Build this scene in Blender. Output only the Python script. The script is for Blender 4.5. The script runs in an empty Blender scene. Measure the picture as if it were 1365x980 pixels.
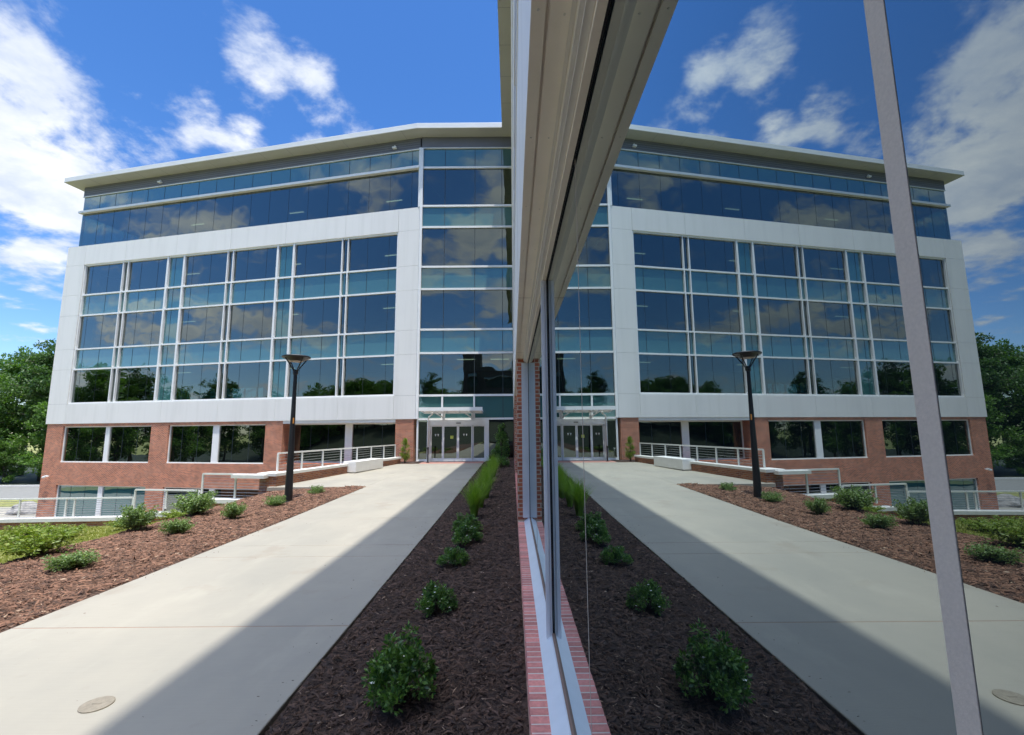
import bpy, math, random
import numpy as np
from mathutils import Vector, Matrix
R = math.radians
random.seed(7)
sc = bpy.context.scene
col = sc.collection

# ------------------------------------------------------------------ camera
CH = 1.89
FPX = 610.0
th = math.atan(84 / FPX); roll = R(0.45)
cam = bpy.data.cameras.new('camera'); camo = bpy.data.objects.new('camera', cam); col.objects.link(camo)
f = Vector((0, math.cos(th), math.sin(th))); r0 = Vector((1, 0, 0)); u0 = Vector((0, -math.sin(th), math.cos(th)))
rr = r0 * math.cos(roll) - u0 * math.sin(roll); uu = r0 * math.sin(roll) + u0 * math.cos(roll)
m = Matrix((rr, uu, -f)).transposed().to_4x4(); m.translation = Vector((0, 0, CH))
camo.matrix_world = m
cam.sensor_fit = 'HORIZONTAL'; cam.sensor_width = 36; cam.lens = 36 * FPX / 1365
cam.clip_start = 0.02; cam.clip_end = 2000
sc.camera = camo

# ------------------------------------------------------------------ helpers
class MB:
    def __init__(s): s.v = []; s.f = []; s.uv = None
    def box(s, x0, x1, y0, y1, z0, z1):
        n = len(s.v)
        s.v += [(x0,y0,z0),(x1,y0,z0),(x1,y1,z0),(x0,y1,z0),(x0,y0,z1),(x1,y0,z1),(x1,y1,z1),(x0,y1,z1)]
        s.f += [(n,n+3,n+2,n+1),(n+4,n+5,n+6,n+7),(n,n+1,n+5,n+4),(n+1,n+2,n+6,n+5),(n+2,n+3,n+7,n+6),(n+3,n,n+4,n+7)]
        return s
    def bar(s, a, b, w, h=None, up=(0,0,1)):
        h = h or w; a = Vector(a); b = Vector(b); d = (b - a).normalized(); up = Vector(up)
        if abs(d.dot(up)) > .95: up = Vector((0,1,0))
        x = d.cross(up).normalized(); y = x.cross(d).normalized(); n = len(s.v)
        for p in (a, b):
            for i, j in ((-1,-1),(1,-1),(1,1),(-1,1)): s.v.append(tuple(p + x*i*w/2 + y*j*h/2))
        s.f += [(n,n+3,n+2,n+1),(n+4,n+5,n+6,n+7),(n,n+1,n+5,n+4),(n+1,n+2,n+6,n+5),(n+2,n+3,n+7,n+6),(n+3,n,n+4,n+7)]
        return s
    def tube(s, pts, rad, seg=10, cap=True):
        if not hasattr(rad, '__len__'): rad = [rad]*len(pts)
        pts = [Vector(p) for p in pts]; base = len(s.v)
        for i, p in enumerate(pts):
            d = (pts[min(i+1,len(pts)-1)] - pts[max(i-1,0)]).normalized()
            up = Vector((0,0,1)) if abs(d.z) < .9 else Vector((0,1,0))
            x = d.cross(up).normalized(); y = x.cross(d).normalized()
            for k in range(seg):
                a = 2*math.pi*k/seg; s.v.append(tuple(p + (x*math.cos(a) + y*math.sin(a))*rad[i]))
        for i in range(len(pts)-1):
            for k in range(seg):
                a = base+i*seg+k; b = base+i*seg+(k+1)%seg; s.f.append((a,b,b+seg,a+seg))
        if cap:
            s.f.append(tuple(base+k for k in range(seg))[::-1]); s.f.append(tuple(base+(len(pts)-1)*seg+k for k in range(seg)))
        return s
    def lathe(s, c, prof, seg=32):
        base = len(s.v)
        for r_, z in prof:
            for k in range(seg):
                a = 2*math.pi*k/seg; s.v.append((c[0]+r_*math.cos(a), c[1]+r_*math.sin(a), c[2]+z))
        for i in range(len(prof)-1):
            for k in range(seg):
                a = base+i*seg+k; b = base+i*seg+(k+1)%seg; s.f.append((a,b,b+seg,a+seg))
        s.f.append(tuple(base+k for k in range(seg))[::-1]); s.f.append(tuple(base+(len(prof)-1)*seg+k for k in range(seg)))
        return s
    def prism(s, poly, z0, z1):
        n = len(s.v); k = len(poly)
        s.v += [(x,y,z0) for x,y in poly] + [(x,y,z1) for x,y in poly]
        s.f.append(tuple(range(n+k-1, n-1, -1))); s.f.append(tuple(range(n+k, n+2*k)))
        for i in range(k): j = (i+1)%k; s.f.append((n+i,n+j,n+k+j,n+k+i))
        return s
    def build(s, name, mat, parent=None, mtx=None, smooth=False, bevel=0):
        me = bpy.data.meshes.new(name); me.from_pydata(s.v, [], s.f); me.materials.append(mat)
        if smooth:
            for p in me.polygons: p.use_smooth = True
        o = bpy.data.objects.new(name, me); col.objects.link(o)
        if parent: o.parent = parent
        if mtx is not None: o.matrix_world = mtx
        if bevel:
            b = o.modifiers.new('bevel', 'BEVEL'); b.width = bevel; b.segments = 2; b.limit_method = 'ANGLE'
        return o

def quads_mesh(name, V, mat, nper=4):
    """V: (n, nper, 3) array of separate faces"""
    V = np.asarray(V, dtype=np.float32); n = V.shape[0]
    me = bpy.data.meshes.new(name)
    me.vertices.add(n*nper); me.vertices.foreach_set('co', V.reshape(-1))
    me.loops.add(n*nper); me.loops.foreach_set('vertex_index', np.arange(n*nper, dtype=np.int32))
    me.polygons.add(n); me.polygons.foreach_set('loop_start', np.arange(0, n*nper, nper, dtype=np.int32))
    me.update(calc_edges=True); me.validate()
    me.materials.append(mat)
    return me

def link(name, me, parent=None):
    o = bpy.data.objects.new(name, me); col.objects.link(o)
    if parent: o.parent = parent
    return o
def tag(o, label=None, cat=None, group=None, kind=None):
    if label: o['label'] = label
    if cat: o['category'] = cat
    if group: o['group'] = group
    if kind: o['kind'] = kind
    return o
def glazed(b1, m1, b2, m2, name, mtx):
    b = MB(); b.v = b1.v + b2.v; n = len(b1.v); b.f = b1.f + [tuple(i+n for i in q) for q in b2.f]
    o = part(b, name, m1, mtx); o.data.materials.append(M[m2])
    for p in o.data.polygons[len(b1.f):]: p.material_index = 1
    return o
def empty(name, loc=(0,0,0), rz=0, mtx=None):
    o = bpy.data.objects.new(name, None); col.objects.link(o); o.location = loc; o.rotation_euler = (0,0,rz); o.empty_display_size = .2
    if mtx is not None: o.matrix_world = mtx
    return o

# ------------------------------------------------------------------ materials
def mat(name, color, rough=.6, metal=0, noise=0, nscale=5, spec=.5, bump=0, bscale=50, island=0, hue2=None):
    m = bpy.data.materials.new(name); m.use_nodes = True; nt = m.node_tree; b = nt.nodes['Principled BSDF']
    b.inputs['Base Color'].default_value = (*color, 1); b.inputs['Roughness'].default_value = rough
    b.inputs['Metallic'].default_value = metal; b.inputs['Specular IOR Level'].default_value = spec
    src = None
    tc = nt.nodes.new('ShaderNodeTexCoord')
    if noise or hue2:
        n = nt.nodes.new('ShaderNodeTexNoise'); n.inputs['Scale'].default_value = nscale; n.inputs['Detail'].default_value = 8; n.inputs['Roughness'].default_value = .65
        nt.links.new(tc.outputs['Object'], n.inputs['Vector'])
        mx = nt.nodes.new('ShaderNodeMix'); mx.data_type = 'RGBA'
        mr = nt.nodes.new('ShaderNodeMapRange'); mr.inputs[1].default_value = .3; mr.inputs[2].default_value = .7
        nt.links.new(n.outputs[0], mr.inputs[0]); nt.links.new(mr.outputs[0], mx.inputs[0])
        c2 = hue2 or tuple(c*(1+noise) for c in color); c1 = color if hue2 else tuple(c*(1-noise) for c in color)
        mx.inputs[6].default_value = (*c1, 1); mx.inputs[7].default_value = (*c2, 1)
        src = mx.outputs[2]
    if island:
        g = nt.nodes.new('ShaderNodeNewGeometry'); mr = nt.nodes.new('ShaderNodeMapRange'); mr.inputs[3].default_value = 1-island; mr.inputs[4].default_value = 1+island
        nt.links.new(g.outputs['Random Per Island'], mr.inputs[0])
        mu = nt.nodes.new('ShaderNodeMix'); mu.data_type = 'RGBA'; mu.blend_type = 'MULTIPLY'; mu.inputs[0].default_value = 1
        if src: nt.links.new(src, mu.inputs[6])
        else: mu.inputs[6].default_value = (*color, 1)
        nt.links.new(mr.outputs[0], mu.inputs[7]); src = mu.outputs[2]
    if src: nt.links.new(src, b.inputs['Base Color'])
    if bump:
        n2 = nt.nodes.new('ShaderNodeTexNoise'); n2.inputs['Scale'].default_value = bscale; n2.inputs['Detail'].default_value = 6
        nt.links.new(tc.outputs['Object'], n2.inputs['Vector'])
        bp = nt.nodes.new('ShaderNodeBump'); bp.inputs['Strength'].default_value = bump; bp.inputs['Distance'].default_value = .01
        nt.links.new(n2.outputs[0], bp.inputs['Height']); nt.links.new(bp.outputs[0], b.inputs['Normal'])
    return m

def streaked(name, c1, c2):
    m = mat(name, c1, .55, bump=.08, bscale=120); nt = m.node_tree; b = nt.nodes['Principled BSDF']; tc = nt.nodes['Texture Coordinate']
    src = None
    for sc3, lo, hi, amt, cc in (((2.2,2.2,.18),.48,.75,.55,c2),((.5,.5,.5),.4,.7,.35,tuple(v*.93 for v in c1)),((9,9,.5),.6,.8,.4,c2)):
        mp = nt.nodes.new('ShaderNodeMapping'); mp.inputs['Scale'].default_value = sc3; nt.links.new(tc.outputs['Object'], mp.inputs[0])
        n = nt.nodes.new('ShaderNodeTexNoise'); n.inputs['Scale'].default_value = 1; n.inputs['Detail'].default_value = 8; nt.links.new(mp.outputs[0], n.inputs['Vector'])
        r = nt.nodes.new('ShaderNodeMapRange'); r.inputs[1].default_value = lo; r.inputs[2].default_value = hi; r.inputs[4].default_value = amt; nt.links.new(n.outputs[0], r.inputs[0])
        mx = nt.nodes.new('ShaderNodeMix'); mx.data_type = 'RGBA'; nt.links.new(r.outputs[0], mx.inputs[0])
        if src: nt.links.new(src, mx.inputs[6])
        else: mx.inputs[6].default_value = (*c1,1)
        mx.inputs[7].default_value = (*cc,1); src = mx.outputs[2]
    nt.links.new(src, b.inputs['Base Color']); return m
M = {}
M['white'] = streaked('white_panel', (.80,.79,.76), (.66,.655,.62))
M['trim'] = mat('white_metal', (.82,.83,.83), .4, noise=.03, nscale=3)
M['joint'] = mat('joint_grey', (.25,.26,.27), .8)
M['dark_joint'] = mat('dark_joint', (.02,.035,.045), .6)
M['soffit'] = mat('soffit_panel', (.50,.50,.44), .55, noise=.04, nscale=.8)
M['fascia'] = mat('fascia_metal', (.74,.75,.75), .4, noise=.04, nscale=.6)
M['greywall'] = mat('grey_metal_wall', (.165,.17,.20), .5, noise=.06, nscale=1)
M['cream'] = mat('cream_metal', (.96,.90,.79), .45, noise=.05, nscale=3, bump=.04, bscale=30)
M['greymetal'] = mat('grey_metal', (.70,.68,.64), .38, noise=.05, nscale=2)
M['alu'] = mat('anodised_aluminium', (.78,.79,.80), .35, metal=.15, noise=.05, nscale=4, bump=.03, bscale=60)
M['sillmetal'] = mat('sill_metal', (.70,.76,.82), .32, metal=.2, noise=.05, nscale=5)
M['mull'] = mat('white_mullion', (.93,.93,.94), .3, metal=0, noise=.04, nscale=4)
M['gasket'] = mat('black_gasket', (.012,.012,.014), .7)
M['rust_line'] = mat('glazing_sealant', (.22,.15,.12), .7)
M['sealant'] = mat('grey_sealant', (.53,.455,.385), .8, noise=.08, nscale=400, spec=.15, bump=.08, bscale=900)
M['rail'] = mat('pale_rail', (.78,.78,.76), .4, metal=.1)
M['cable'] = mat('steel_cable', (.35,.35,.35), .35, metal=.8)
M['black'] = mat('black_paint', (.012,.012,.014), .38, noise=.2, nscale=8)
M['lens'] = mat('lamp_lens', (.45,.38,.34), .4)
M['orange'] = mat('orange_tag', (.6,.25,.05), .5)
M['yellow'] = mat('yellow_sticker', (.55,.6,.1), .5)
M['cap'] = mat('cast_stone', (.70,.69,.66), .75, noise=.07, nscale=3, bump=.15, bscale=90)
M['bench'] = mat('bench_concrete', (.76,.76,.75), .7, noise=.05, nscale=3, bump=.15, bscale=80)
M['interior'] = mat('interior_wall', (.16,.18,.21), .8)
M['ceiling'] = mat('interior_ceiling', (.30,.32,.34), .8)
M['dirt'] = mat('dirt', (.10,.07,.05), .95, noise=.3, nscale=6)
M['bark'] = mat('bark', (.13,.11,.09), .9, noise=.35, nscale=4, bump=.5, bscale=8)
M['twig'] = mat('twig', (.10,.07,.045), .9)
M['flower'] = mat('white_petal', (.85,.85,.82), .6)
M['asphalt'] = mat('asphalt', (.20,.20,.19), .9, noise=.12, nscale=3)
M['rockmat'] = mat('boulder', (.30,.29,.28), .9, noise=.3, nscale=4)
M['darkbrick'] = mat('dark_brick', (.07,.06,.06), .85, noise=.2, nscale=2)
M['manhole'] = mat('cast_iron', (.25,.22,.17), .7, noise=.2, nscale=30, bump=.3, bscale=120)
M['grout'] = mat('mortar', (.66,.60,.54), .9, noise=.1, nscale=40)
M['rowlock'] = mat('rowlock_brick', (.58,.23,.20), .85, noise=.18, nscale=35, bump=.35, bscale=160, island=.25)
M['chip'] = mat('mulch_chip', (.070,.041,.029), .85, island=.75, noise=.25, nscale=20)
M['chip_sun'] = mat('mulch_chip_sunlit', (.150,.078,.050), .85, island=.7, noise=.25, nscale=20)  # sunlit copy of the same mulch chips, sunlight put into the colour
M['mulch_sun'] = mat('mulch_base_sunlit', (.085,.05,.036), .95, noise=.45, nscale=30, bump=1, bscale=45)  # bed under them likewise: lighter, redder copy with the sun in its colour
M['chip_pale'] = mat('mulch_chip_pale', (.34,.24,.17), .85, island=.4)
M['pave'] = mat('brick_paver', (.42,.22,.18), .85, noise=.15, nscale=12)
M['clay'] = mat('clay_joint', (.27,.15,.10), .95)

def concrete():
    m = mat('concrete', (.60,.565,.49), .85); nt = m.node_tree; b = nt.nodes['Principled BSDF']; tc = nt.nodes['Texture Coordinate']
    def noise(s, d, sc3=(1,1,1)):
        mp = nt.nodes.new('ShaderNodeMapping'); mp.inputs['Scale'].default_value = sc3
        nt.links.new(tc.outputs['Object'], mp.inputs[0])
        n = nt.nodes.new('ShaderNodeTexNoise'); n.inputs['Scale'].default_value = s; n.inputs['Detail'].default_value = d; n.inputs['Roughness'].default_value = .6
        nt.links.new(mp.outputs[0], n.inputs['Vector']); return n.outputs[0]
    def mix(fac, a, bcol, t='MIX'):
        mx = nt.nodes.new('ShaderNodeMix'); mx.data_type = 'RGBA'; mx.blend_type = t
        if isinstance(fac, float): mx.inputs[0].default_value = fac
        else: nt.links.new(fac, mx.inputs[0])
        for i, c in ((6, a), (7, bcol)):
            if isinstance(c, tuple): mx.inputs[i].default_value = (*c, 1)
            else: nt.links.new(c, mx.inputs[i])
        return mx.outputs[2]
    def rng(o, a, b_, c=0, d=1):
        r = nt.nodes.new('ShaderNodeMapRange'); r.inputs[1].default_value = a; r.inputs[2].default_value = b_; r.inputs[3].default_value = c; r.inputs[4].default_value = d
        nt.links.new(o, r.inputs[0]); return r.outputs[0]
    c = mix(rng(noise(.55, 5, (1, .6, 1)), .35, .65), (.305,.292,.250), (.385,.357,.295))
    c = mix(rng(noise(2.2, 8, (1, .35, 1)), .55, .8, 0, .5), c, (.46,.43,.355))
    c = mix(rng(noise(6, 8), .62, .75, 0, .22), c, (.25,.215,.175))
    c = mix(rng(noise(150, 4), .3, .7, 0, .18), c, (.27,.26,.24))
    c = mix(rng(noise(60, 3, (.04,1,1)), .35, .65, 0, .12), c, (.25,.235,.21))
    c = mix(rng(noise(1.1, 9, (1,1,1)), .58, .66, 0, .28), c, (.25,.20,.15))
    nt.links.new(c, b.inputs['Base Color'])
    bp = nt.nodes.new('ShaderNodeBump'); bp.inputs['Strength'].default_value = .3; bp.inputs['Distance'].default_value = .004
    nt.links.new(noise(90, 4, (.08,1,1)), bp.inputs['Height']); nt.links.new(bp.outputs[0], b.inputs['Normal'])
    return m
M['concrete'] = concrete()

def brick(name, c1, c2, mortar, swap=False):
    m = mat(name, c1, .85); nt = m.node_tree; b = nt.nodes['Principled BSDF']; tc = nt.nodes['Texture Coordinate']
    sp = nt.nodes.new('ShaderNodeSeparateXYZ'); nt.links.new(tc.outputs['Object'], sp.inputs[0])
    ad = nt.nodes.new('ShaderNodeMath'); ad.operation = 'ADD'; nt.links.new(sp.outputs[0], ad.inputs[0]); nt.links.new(sp.outputs[1], ad.inputs[1])
    cb = nt.nodes.new('ShaderNodeCombineXYZ'); nt.links.new(ad.outputs[0], cb.inputs[0]); nt.links.new(sp.outputs[2], cb.inputs[1])
    bt = nt.nodes.new('ShaderNodeTexBrick'); nt.links.new(cb.outputs[0], bt.inputs['Vector'])
    bt.inputs['Scale'].default_value = 1; bt.inputs['Brick Width'].default_value = .205; bt.inputs['Row Height'].default_value = .068
    bt.inputs['Mortar Size'].default_value = .009; bt.inputs['Mortar Smooth'].default_value = .1; bt.inputs['Bias'].default_value = -.1
    bt.inputs['Color1'].default_value = (*c1,1); bt.inputs['Color2'].default_value = (*c2,1); bt.inputs['Mortar'].default_value = (*mortar,1)
    n = nt.nodes.new('ShaderNodeTexNoise'); n.inputs['Scale'].default_value = 1.3; n.inputs['Detail'].default_value = 9; nt.links.new(tc.outputs['Object'], n.inputs['Vector'])
    mr = nt.nodes.new('ShaderNodeMapRange'); mr.inputs[1].default_value = .3; mr.inputs[2].default_value = .7; mr.inputs[3].default_value = .8; mr.inputs[4].default_value = 1.15
    nt.links.new(n.outputs[0], mr.inputs[0])
    mu = nt.nodes.new('ShaderNodeMix'); mu.data_type = 'RGBA'; mu.blend_type = 'MULTIPLY'; mu.inputs[0].default_value = 1
    nt.links.new(bt.outputs[0], mu.inputs[6]); nt.links.new(mr.outputs[0], mu.inputs[7]); nt.links.new(mu.outputs[2], b.inputs['Base Color'])
    bp = nt.nodes.new('ShaderNodeBump'); bp.inputs['Strength'].default_value = .5; bp.inputs['Distance'].default_value = .006; bp.invert = True
    nt.links.new(bt.outputs['Fac'], bp.inputs['Height']); nt.links.new(bp.outputs[0], b.inputs['Normal'])
    return m
M['brick'] = brick('red_brick', (.54,.155,.07), (.27,.07,.04), (.56,.44,.33))
M['brick2'] = brick('garden_brick', (.44,.16,.075), (.22,.07,.05), (.36,.28,.22))

def glass(name, tint, refl, fac_n, fac_g, trans=None, wav=.0):
    """coated glazing: reflection rising towards grazing, over a dark body or a see-through tint"""
    m = bpy.data.materials.new(name); m.use_nodes = True; nt = m.node_tree; nt.nodes.remove(nt.nodes['Principled BSDF'])
    out = nt.nodes['Material Output']
    gl = nt.nodes.new('ShaderNodeBsdfGlossy'); gl.inputs['Roughness'].default_value = 0.0; gl.inputs['Color'].default_value = (*refl,1)
    if trans: body = nt.nodes.new('ShaderNodeBsdfTransparent'); body.inputs[0].default_value = (*trans,1)
    else: body = nt.nodes.new('ShaderNodeBsdfDiffuse'); body.inputs[0].default_value = (*tint,1)
    lw = nt.nodes.new('ShaderNodeLayerWeight'); lw.inputs['Blend'].default_value = .5
    mr = nt.nodes.new('ShaderNodeMapRange'); mr.inputs[3].default_value = fac_n; mr.inputs[4].default_value = fac_g; mr.inputs[1].default_value = .15; mr.inputs[2].default_value = 1
    nt.links.new(lw.outputs['Facing'], mr.inputs[0])
    mx = nt.nodes.new('ShaderNodeMixShader'); nt.links.new(mr.outputs[0], mx.inputs[0]); nt.links.new(body.outputs[0], mx.inputs[1]); nt.links.new(gl.outputs[0], mx.inputs[2])
    nt.links.new(mx.outputs[0], out.inputs[0])
    if wav:
        tc = nt.nodes.new('ShaderNodeTexCoord'); n = nt.nodes.new('ShaderNodeTexNoise'); n.inputs['Scale'].default_value = .7; n.inputs['Detail'].default_value = 1
        nt.links.new(tc.outputs['Object'], n.inputs['Vector']); bp = nt.nodes.new('ShaderNodeBump'); bp.inputs['Strength'].default_value = 1; bp.inputs['Distance'].default_value = wav
        nt.links.new(n.outputs[0], bp.inputs['Height']); nt.links.new(bp.outputs[0], gl.inputs['Normal'])
    return m
M['vision'] = glass('vision_glass', None, (.72,.77,.74), .15, .55, trans=(.36,.46,.44), wav=.008)
M['spandrel'] = glass('spandrel_glass', (.055,.145,.145), (.75,.85,.86), .13, .6, wav=.01)
M['teal'] = glass('teal_glass', (.04,.13,.14), (.75,.85,.86), .09, .6, wav=.008)
M['dark_glass'] = glass('dark_glass', (.003,.004,.004), (.75,.85,.8), .2, .7, wav=.004)
M['mirror_glass'] = glass('mirror_glass', (.006,.009,.012), (.72,.82,.85), .27, .92, wav=.0006)
M['clear'] = glass('end_glass', None, (.7,.8,.85), .12, .5, trans=(.5,.72,.78))

def leafmat(name, c1, c2, trans=.25, rough=.5, isl=.35):
    m = bpy.data.materials.new(name); m.use_nodes = True; nt = m.node_tree; b = nt.nodes['Principled BSDF']; out = nt.nodes['Material Output']
    g = nt.nodes.new('ShaderNodeNewGeometry'); mx = nt.nodes.new('ShaderNodeMix'); mx.data_type = 'RGBA'
    mx.inputs[6].default_value = (*c1,1); mx.inputs[7].default_value = (*c2,1); nt.links.new(g.outputs['Random Per Island'], mx.inputs[0])
    nt.links.new(mx.outputs[2], b.inputs['Base Color']); b.inputs['Roughness'].default_value = rough
    t = nt.nodes.new('ShaderNodeBsdfTranslucent'); mu = nt.nodes.new('ShaderNodeMix'); mu.data_type = 'RGBA'; mu.blend_type = 'MULTIPLY'; mu.inputs[0].default_value = 1
    nt.links.new(mx.outputs[2], mu.inputs[6]); mu.inputs[7].default_value = (1.6,1.8,.6,1); nt.links.new(mu.outputs[2], t.inputs[0])
    ms = nt.nodes.new('ShaderNodeMixShader'); ms.inputs[0].default_value = trans
    nt.links.new(b.outputs[0], ms.inputs[1]); nt.links.new(t.outputs[0], ms.inputs[2]); nt.links.new(ms.outputs[0], out.inputs[0])
    return m
M['leaf_tree'] = leafmat('tree_leaves', (.06,.135,.025), (.13,.23,.05), trans=.35)
M['leaf_tree2'] = leafmat('tree_leaves_dark', (.035,.085,.022), (.085,.16,.04), trans=.3)
M['leaf_yellow'] = leafmat('yellow_green_leaves', (.12,.20,.025), (.25,.30,.05))
M['leaf_dark'] = leafmat('glossy_dark_leaves', (.035,.10,.03), (.17,.30,.06), rough=.35)
M['leaf_mid'] = leafmat('mid_green_leaves', (.10,.18,.055), (.24,.33,.12))
M['leaf_grass'] = leafmat('ornamental_grass', (.15,.27,.03), (.27,.40,.07), trans=.4)
M['lawnblade'] = leafmat('lawn_blades', (.16,.20,.035), (.28,.28,.07))
M['lawn'] = mat('lawn_ground', (.17,.19,.05), .95, hue2=(.27,.26,.09), nscale=1.5, bump=.6, bscale=60)
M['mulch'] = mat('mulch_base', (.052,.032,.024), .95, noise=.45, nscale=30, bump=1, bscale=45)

# ------------------------------------------------------------------ light, world
sun_dir = Vector((.105, -.22, 1)).normalized()
elev = math.asin(sun_dir.z); az = math.atan2(sun_dir.x, sun_dir.y)
sl = bpy.data.lights.new('sun', 'SUN'); sl.energy = 3.0; sl.angle = R(.53); sl.color = (1, .955, .87)
so = bpy.data.objects.new('sun', sl); col.objects.link(so); so.rotation_euler = sun_dir.to_track_quat('Z', 'Y').to_euler()
w = bpy.data.worlds.new('World'); sc.world = w; w.use_nodes = True; nt = w.node_tree; bg = nt.nodes['Background']
sky = nt.nodes.new('ShaderNodeTexSky'); sky.sky_type = 'NISHITA'; sky.sun_disc = False; sky.sun_elevation = elev; sky.sun_rotation = az
sky.air_density = 1.0; sky.dust_density = .25; sky.ozone_density = 2.5
L = nt.links
def N(t, **k):
    n = nt.nodes.new(t)
    for a, b in k.items(): setattr(n, a, b)
    return n
def math_(op, a, b=None, c=None, clamp=False):
    n = N('ShaderNodeMath', operation=op); n.use_clamp = clamp
    for i, v in enumerate((a, b, c)):
        if v is None: continue
        if isinstance(v, (int, float)): n.inputs[i].default_value = v
        else: L.new(v, n.inputs[i])
    return n.outputs[0]
tc = N('ShaderNodeTexCoord'); dirv = tc.outputs['Generated']
sep = N('ShaderNodeSeparateXYZ'); L.new(dirv, sep.inputs[0])
zz = math_('ADD', math_('MAXIMUM', sep.outputs[2], 0), .22)
cx = math_('DIVIDE', sep.outputs[0], zz); cy = math_('DIVIDE', sep.outputs[1], zz)
cmb = N('ShaderNodeCombineXYZ'); L.new(cx, cmb.inputs[0]); L.new(cy, cmb.inputs[1]); cmb.inputs[2].default_value = 3.3
def wnoise(scale, detail=10, rough=.58, dist=.0, off=(0,0,0)):
    mp = N('ShaderNodeMapping'); mp.inputs['Location'].default_value = off; L.new(cmb.outputs[0], mp.inputs[0])
    n = N('ShaderNodeTexNoise'); n.inputs['Scale'].default_value = scale; n.inputs['Detail'].default_value = detail; n.inputs['Roughness'].default_value = rough; n.inputs['Distortion'].default_value = dist
    L.new(mp.outputs[0], n.inputs['Vector']); return n.outputs[0]
n1 = wnoise(2.6, 10, .6, .2); 
# where the clouds of the day stand: (direction, cos radius start, weight)
blobs = [((-.70,.57,.43),.17,.36),((-.60,.62,.46),.13,.26),((-.77,.60,.24),.15,.24),((-.80,.57,.16),.2,.18),
         ((-.425,.69,.585),.075,.28),((-.375,.71,.605),.05,.18),((-.36,.73,.58),.06,.24),((-.33,.74,.56),.045,.14),
         ((-.52,.683,.512),.07,.32),((-.47,.72,.50),.06,.30),((-.55,.66,.54),.05,.14),((-.37,.78,.50),.07,.22),((-.30,.80,.50),.05,.2),
         ((-.56,.55,.615),.05,.22),((-.64,.70,.32),.07,.13),((-.56,.66,.50),.04,.2)]
bias = None
for d, rad, wt in blobs:
    v = Vector(d).normalized()
    vd = N('ShaderNodeVectorMath', operation='DISTANCE'); L.new(dirv, vd.inputs[0]); vd.inputs[1].default_value = v
    mr = N('ShaderNodeMapRange', interpolation_type='SMOOTHSTEP'); mr.inputs[1].default_value = rad*1.9; mr.inputs[2].default_value = rad*.25; mr.inputs[3].default_value = 0; mr.inputs[4].default_value = wt
    L.new(vd.outputs['Value'], mr.inputs[0])
    bias = mr.outputs[0] if bias is None else math_('MAXIMUM', bias, mr.outputs[0])
# behind the camera the sky is half clouded
mrb = N('ShaderNodeMapRange', interpolation_type='SMOOTHSTEP'); mrb.inputs[1].default_value = .15; mrb.inputs[2].default_value = -.45; mrb.inputs[3].default_value = 0; mrb.inputs[4].default_value = .20
L.new(sep.outputs[1], mrb.inputs[0])
mrz = N('ShaderNodeMapRange', interpolation_type='SMOOTHSTEP'); mrz.inputs[1].default_value = .74; mrz.inputs[2].default_value = .86; mrz.inputs[3].default_value = 0; mrz.inputs[4].default_value = .34  # unseen cloud cover added overhead as fill light for the shaded ground
L.new(sep.outputs[2], mrz.inputs[0])
n1 = math_('ADD', math_('MULTIPLY', math_('SUBTRACT', wnoise(8.5, 5, .55, 0, (2.2,.7,0)), .47), .34), n1)
den = math_('ADD', math_('ADD', n1, math_('MAXIMUM', math_('MAXIMUM', bias, mrb.outputs[0]), mrz.outputs[0])), -.70)
mask = N('ShaderNodeMapRange', interpolation_type='SMOOTHSTEP'); mask.inputs[1].default_value = -.02; mask.inputs[2].default_value = .15; L.new(den, mask.inputs[0])
shade = N('ShaderNodeMapRange'); shade.inputs[1].default_value = .3; shade.inputs[2].default_value = .7; L.new(wnoise(4.5, 8, .6, .2, (.4,.3,1.7)), shade.inputs[0])
ccol = N('ShaderNodeMix', data_type='RGBA'); L.new(math_('MULTIPLY', shade.outputs[0], math_('ADD', .45, math_('MULTIPLY', mask.outputs[0], .75)), clamp=True), ccol.inputs[0]); ccol.inputs[6].default_value = (2.6,3.0,3.8,1); ccol.inputs[7].default_value = (4.7,4.75,4.8,1)
hs = N('ShaderNodeHueSaturation'); hs.inputs['Saturation'].default_value = 1.25; L.new(sky.outputs[0], hs.inputs['Color'])
tint = N('ShaderNodeVectorMath', operation='MULTIPLY'); L.new(hs.outputs[0], tint.inputs[0]); tint.inputs[1].default_value = (.70,.735,.87)
# cloud added overhead, out of view, made far brighter to fill the shade
gl = N('ShaderNodeMapRange', interpolation_type='SMOOTHSTEP'); gl.inputs[1].default_value = .68; gl.inputs[2].default_value = .97; gl.inputs[3].default_value = 1; gl.inputs[4].default_value = 5.0; L.new(sep.outputs[2], gl.inputs[0])
cb2 = N('ShaderNodeVectorMath', operation='SCALE'); L.new(ccol.outputs[2], cb2.inputs[0]); L.new(gl.outputs[0], cb2.inputs['Scale'])
mixc = N('ShaderNodeMix', data_type='RGBA'); L.new(math_('MULTIPLY', mask.outputs[0], .95), mixc.inputs[0]); L.new(tint.outputs[0], mixc.inputs[6]); L.new(cb2.outputs[0], mixc.inputs[7])
L.new(mixc.outputs[2], bg.inputs['Color']); bg.inputs['Strength'].default_value = .15
sc.view_settings.view_transform = 'Standard'; sc.view_settings.look = 'None'; sc.view_settings.exposure = 0.78; sc.view_settings.gamma = 1
sc.cycles.max_bounces = 8; sc.cycles.transparent_max_bounces = 10; sc.cycles.glossy_bounces = 5; sc.cycles.caustics_reflective = False
sc.cycles.use_denoising = True

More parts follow.
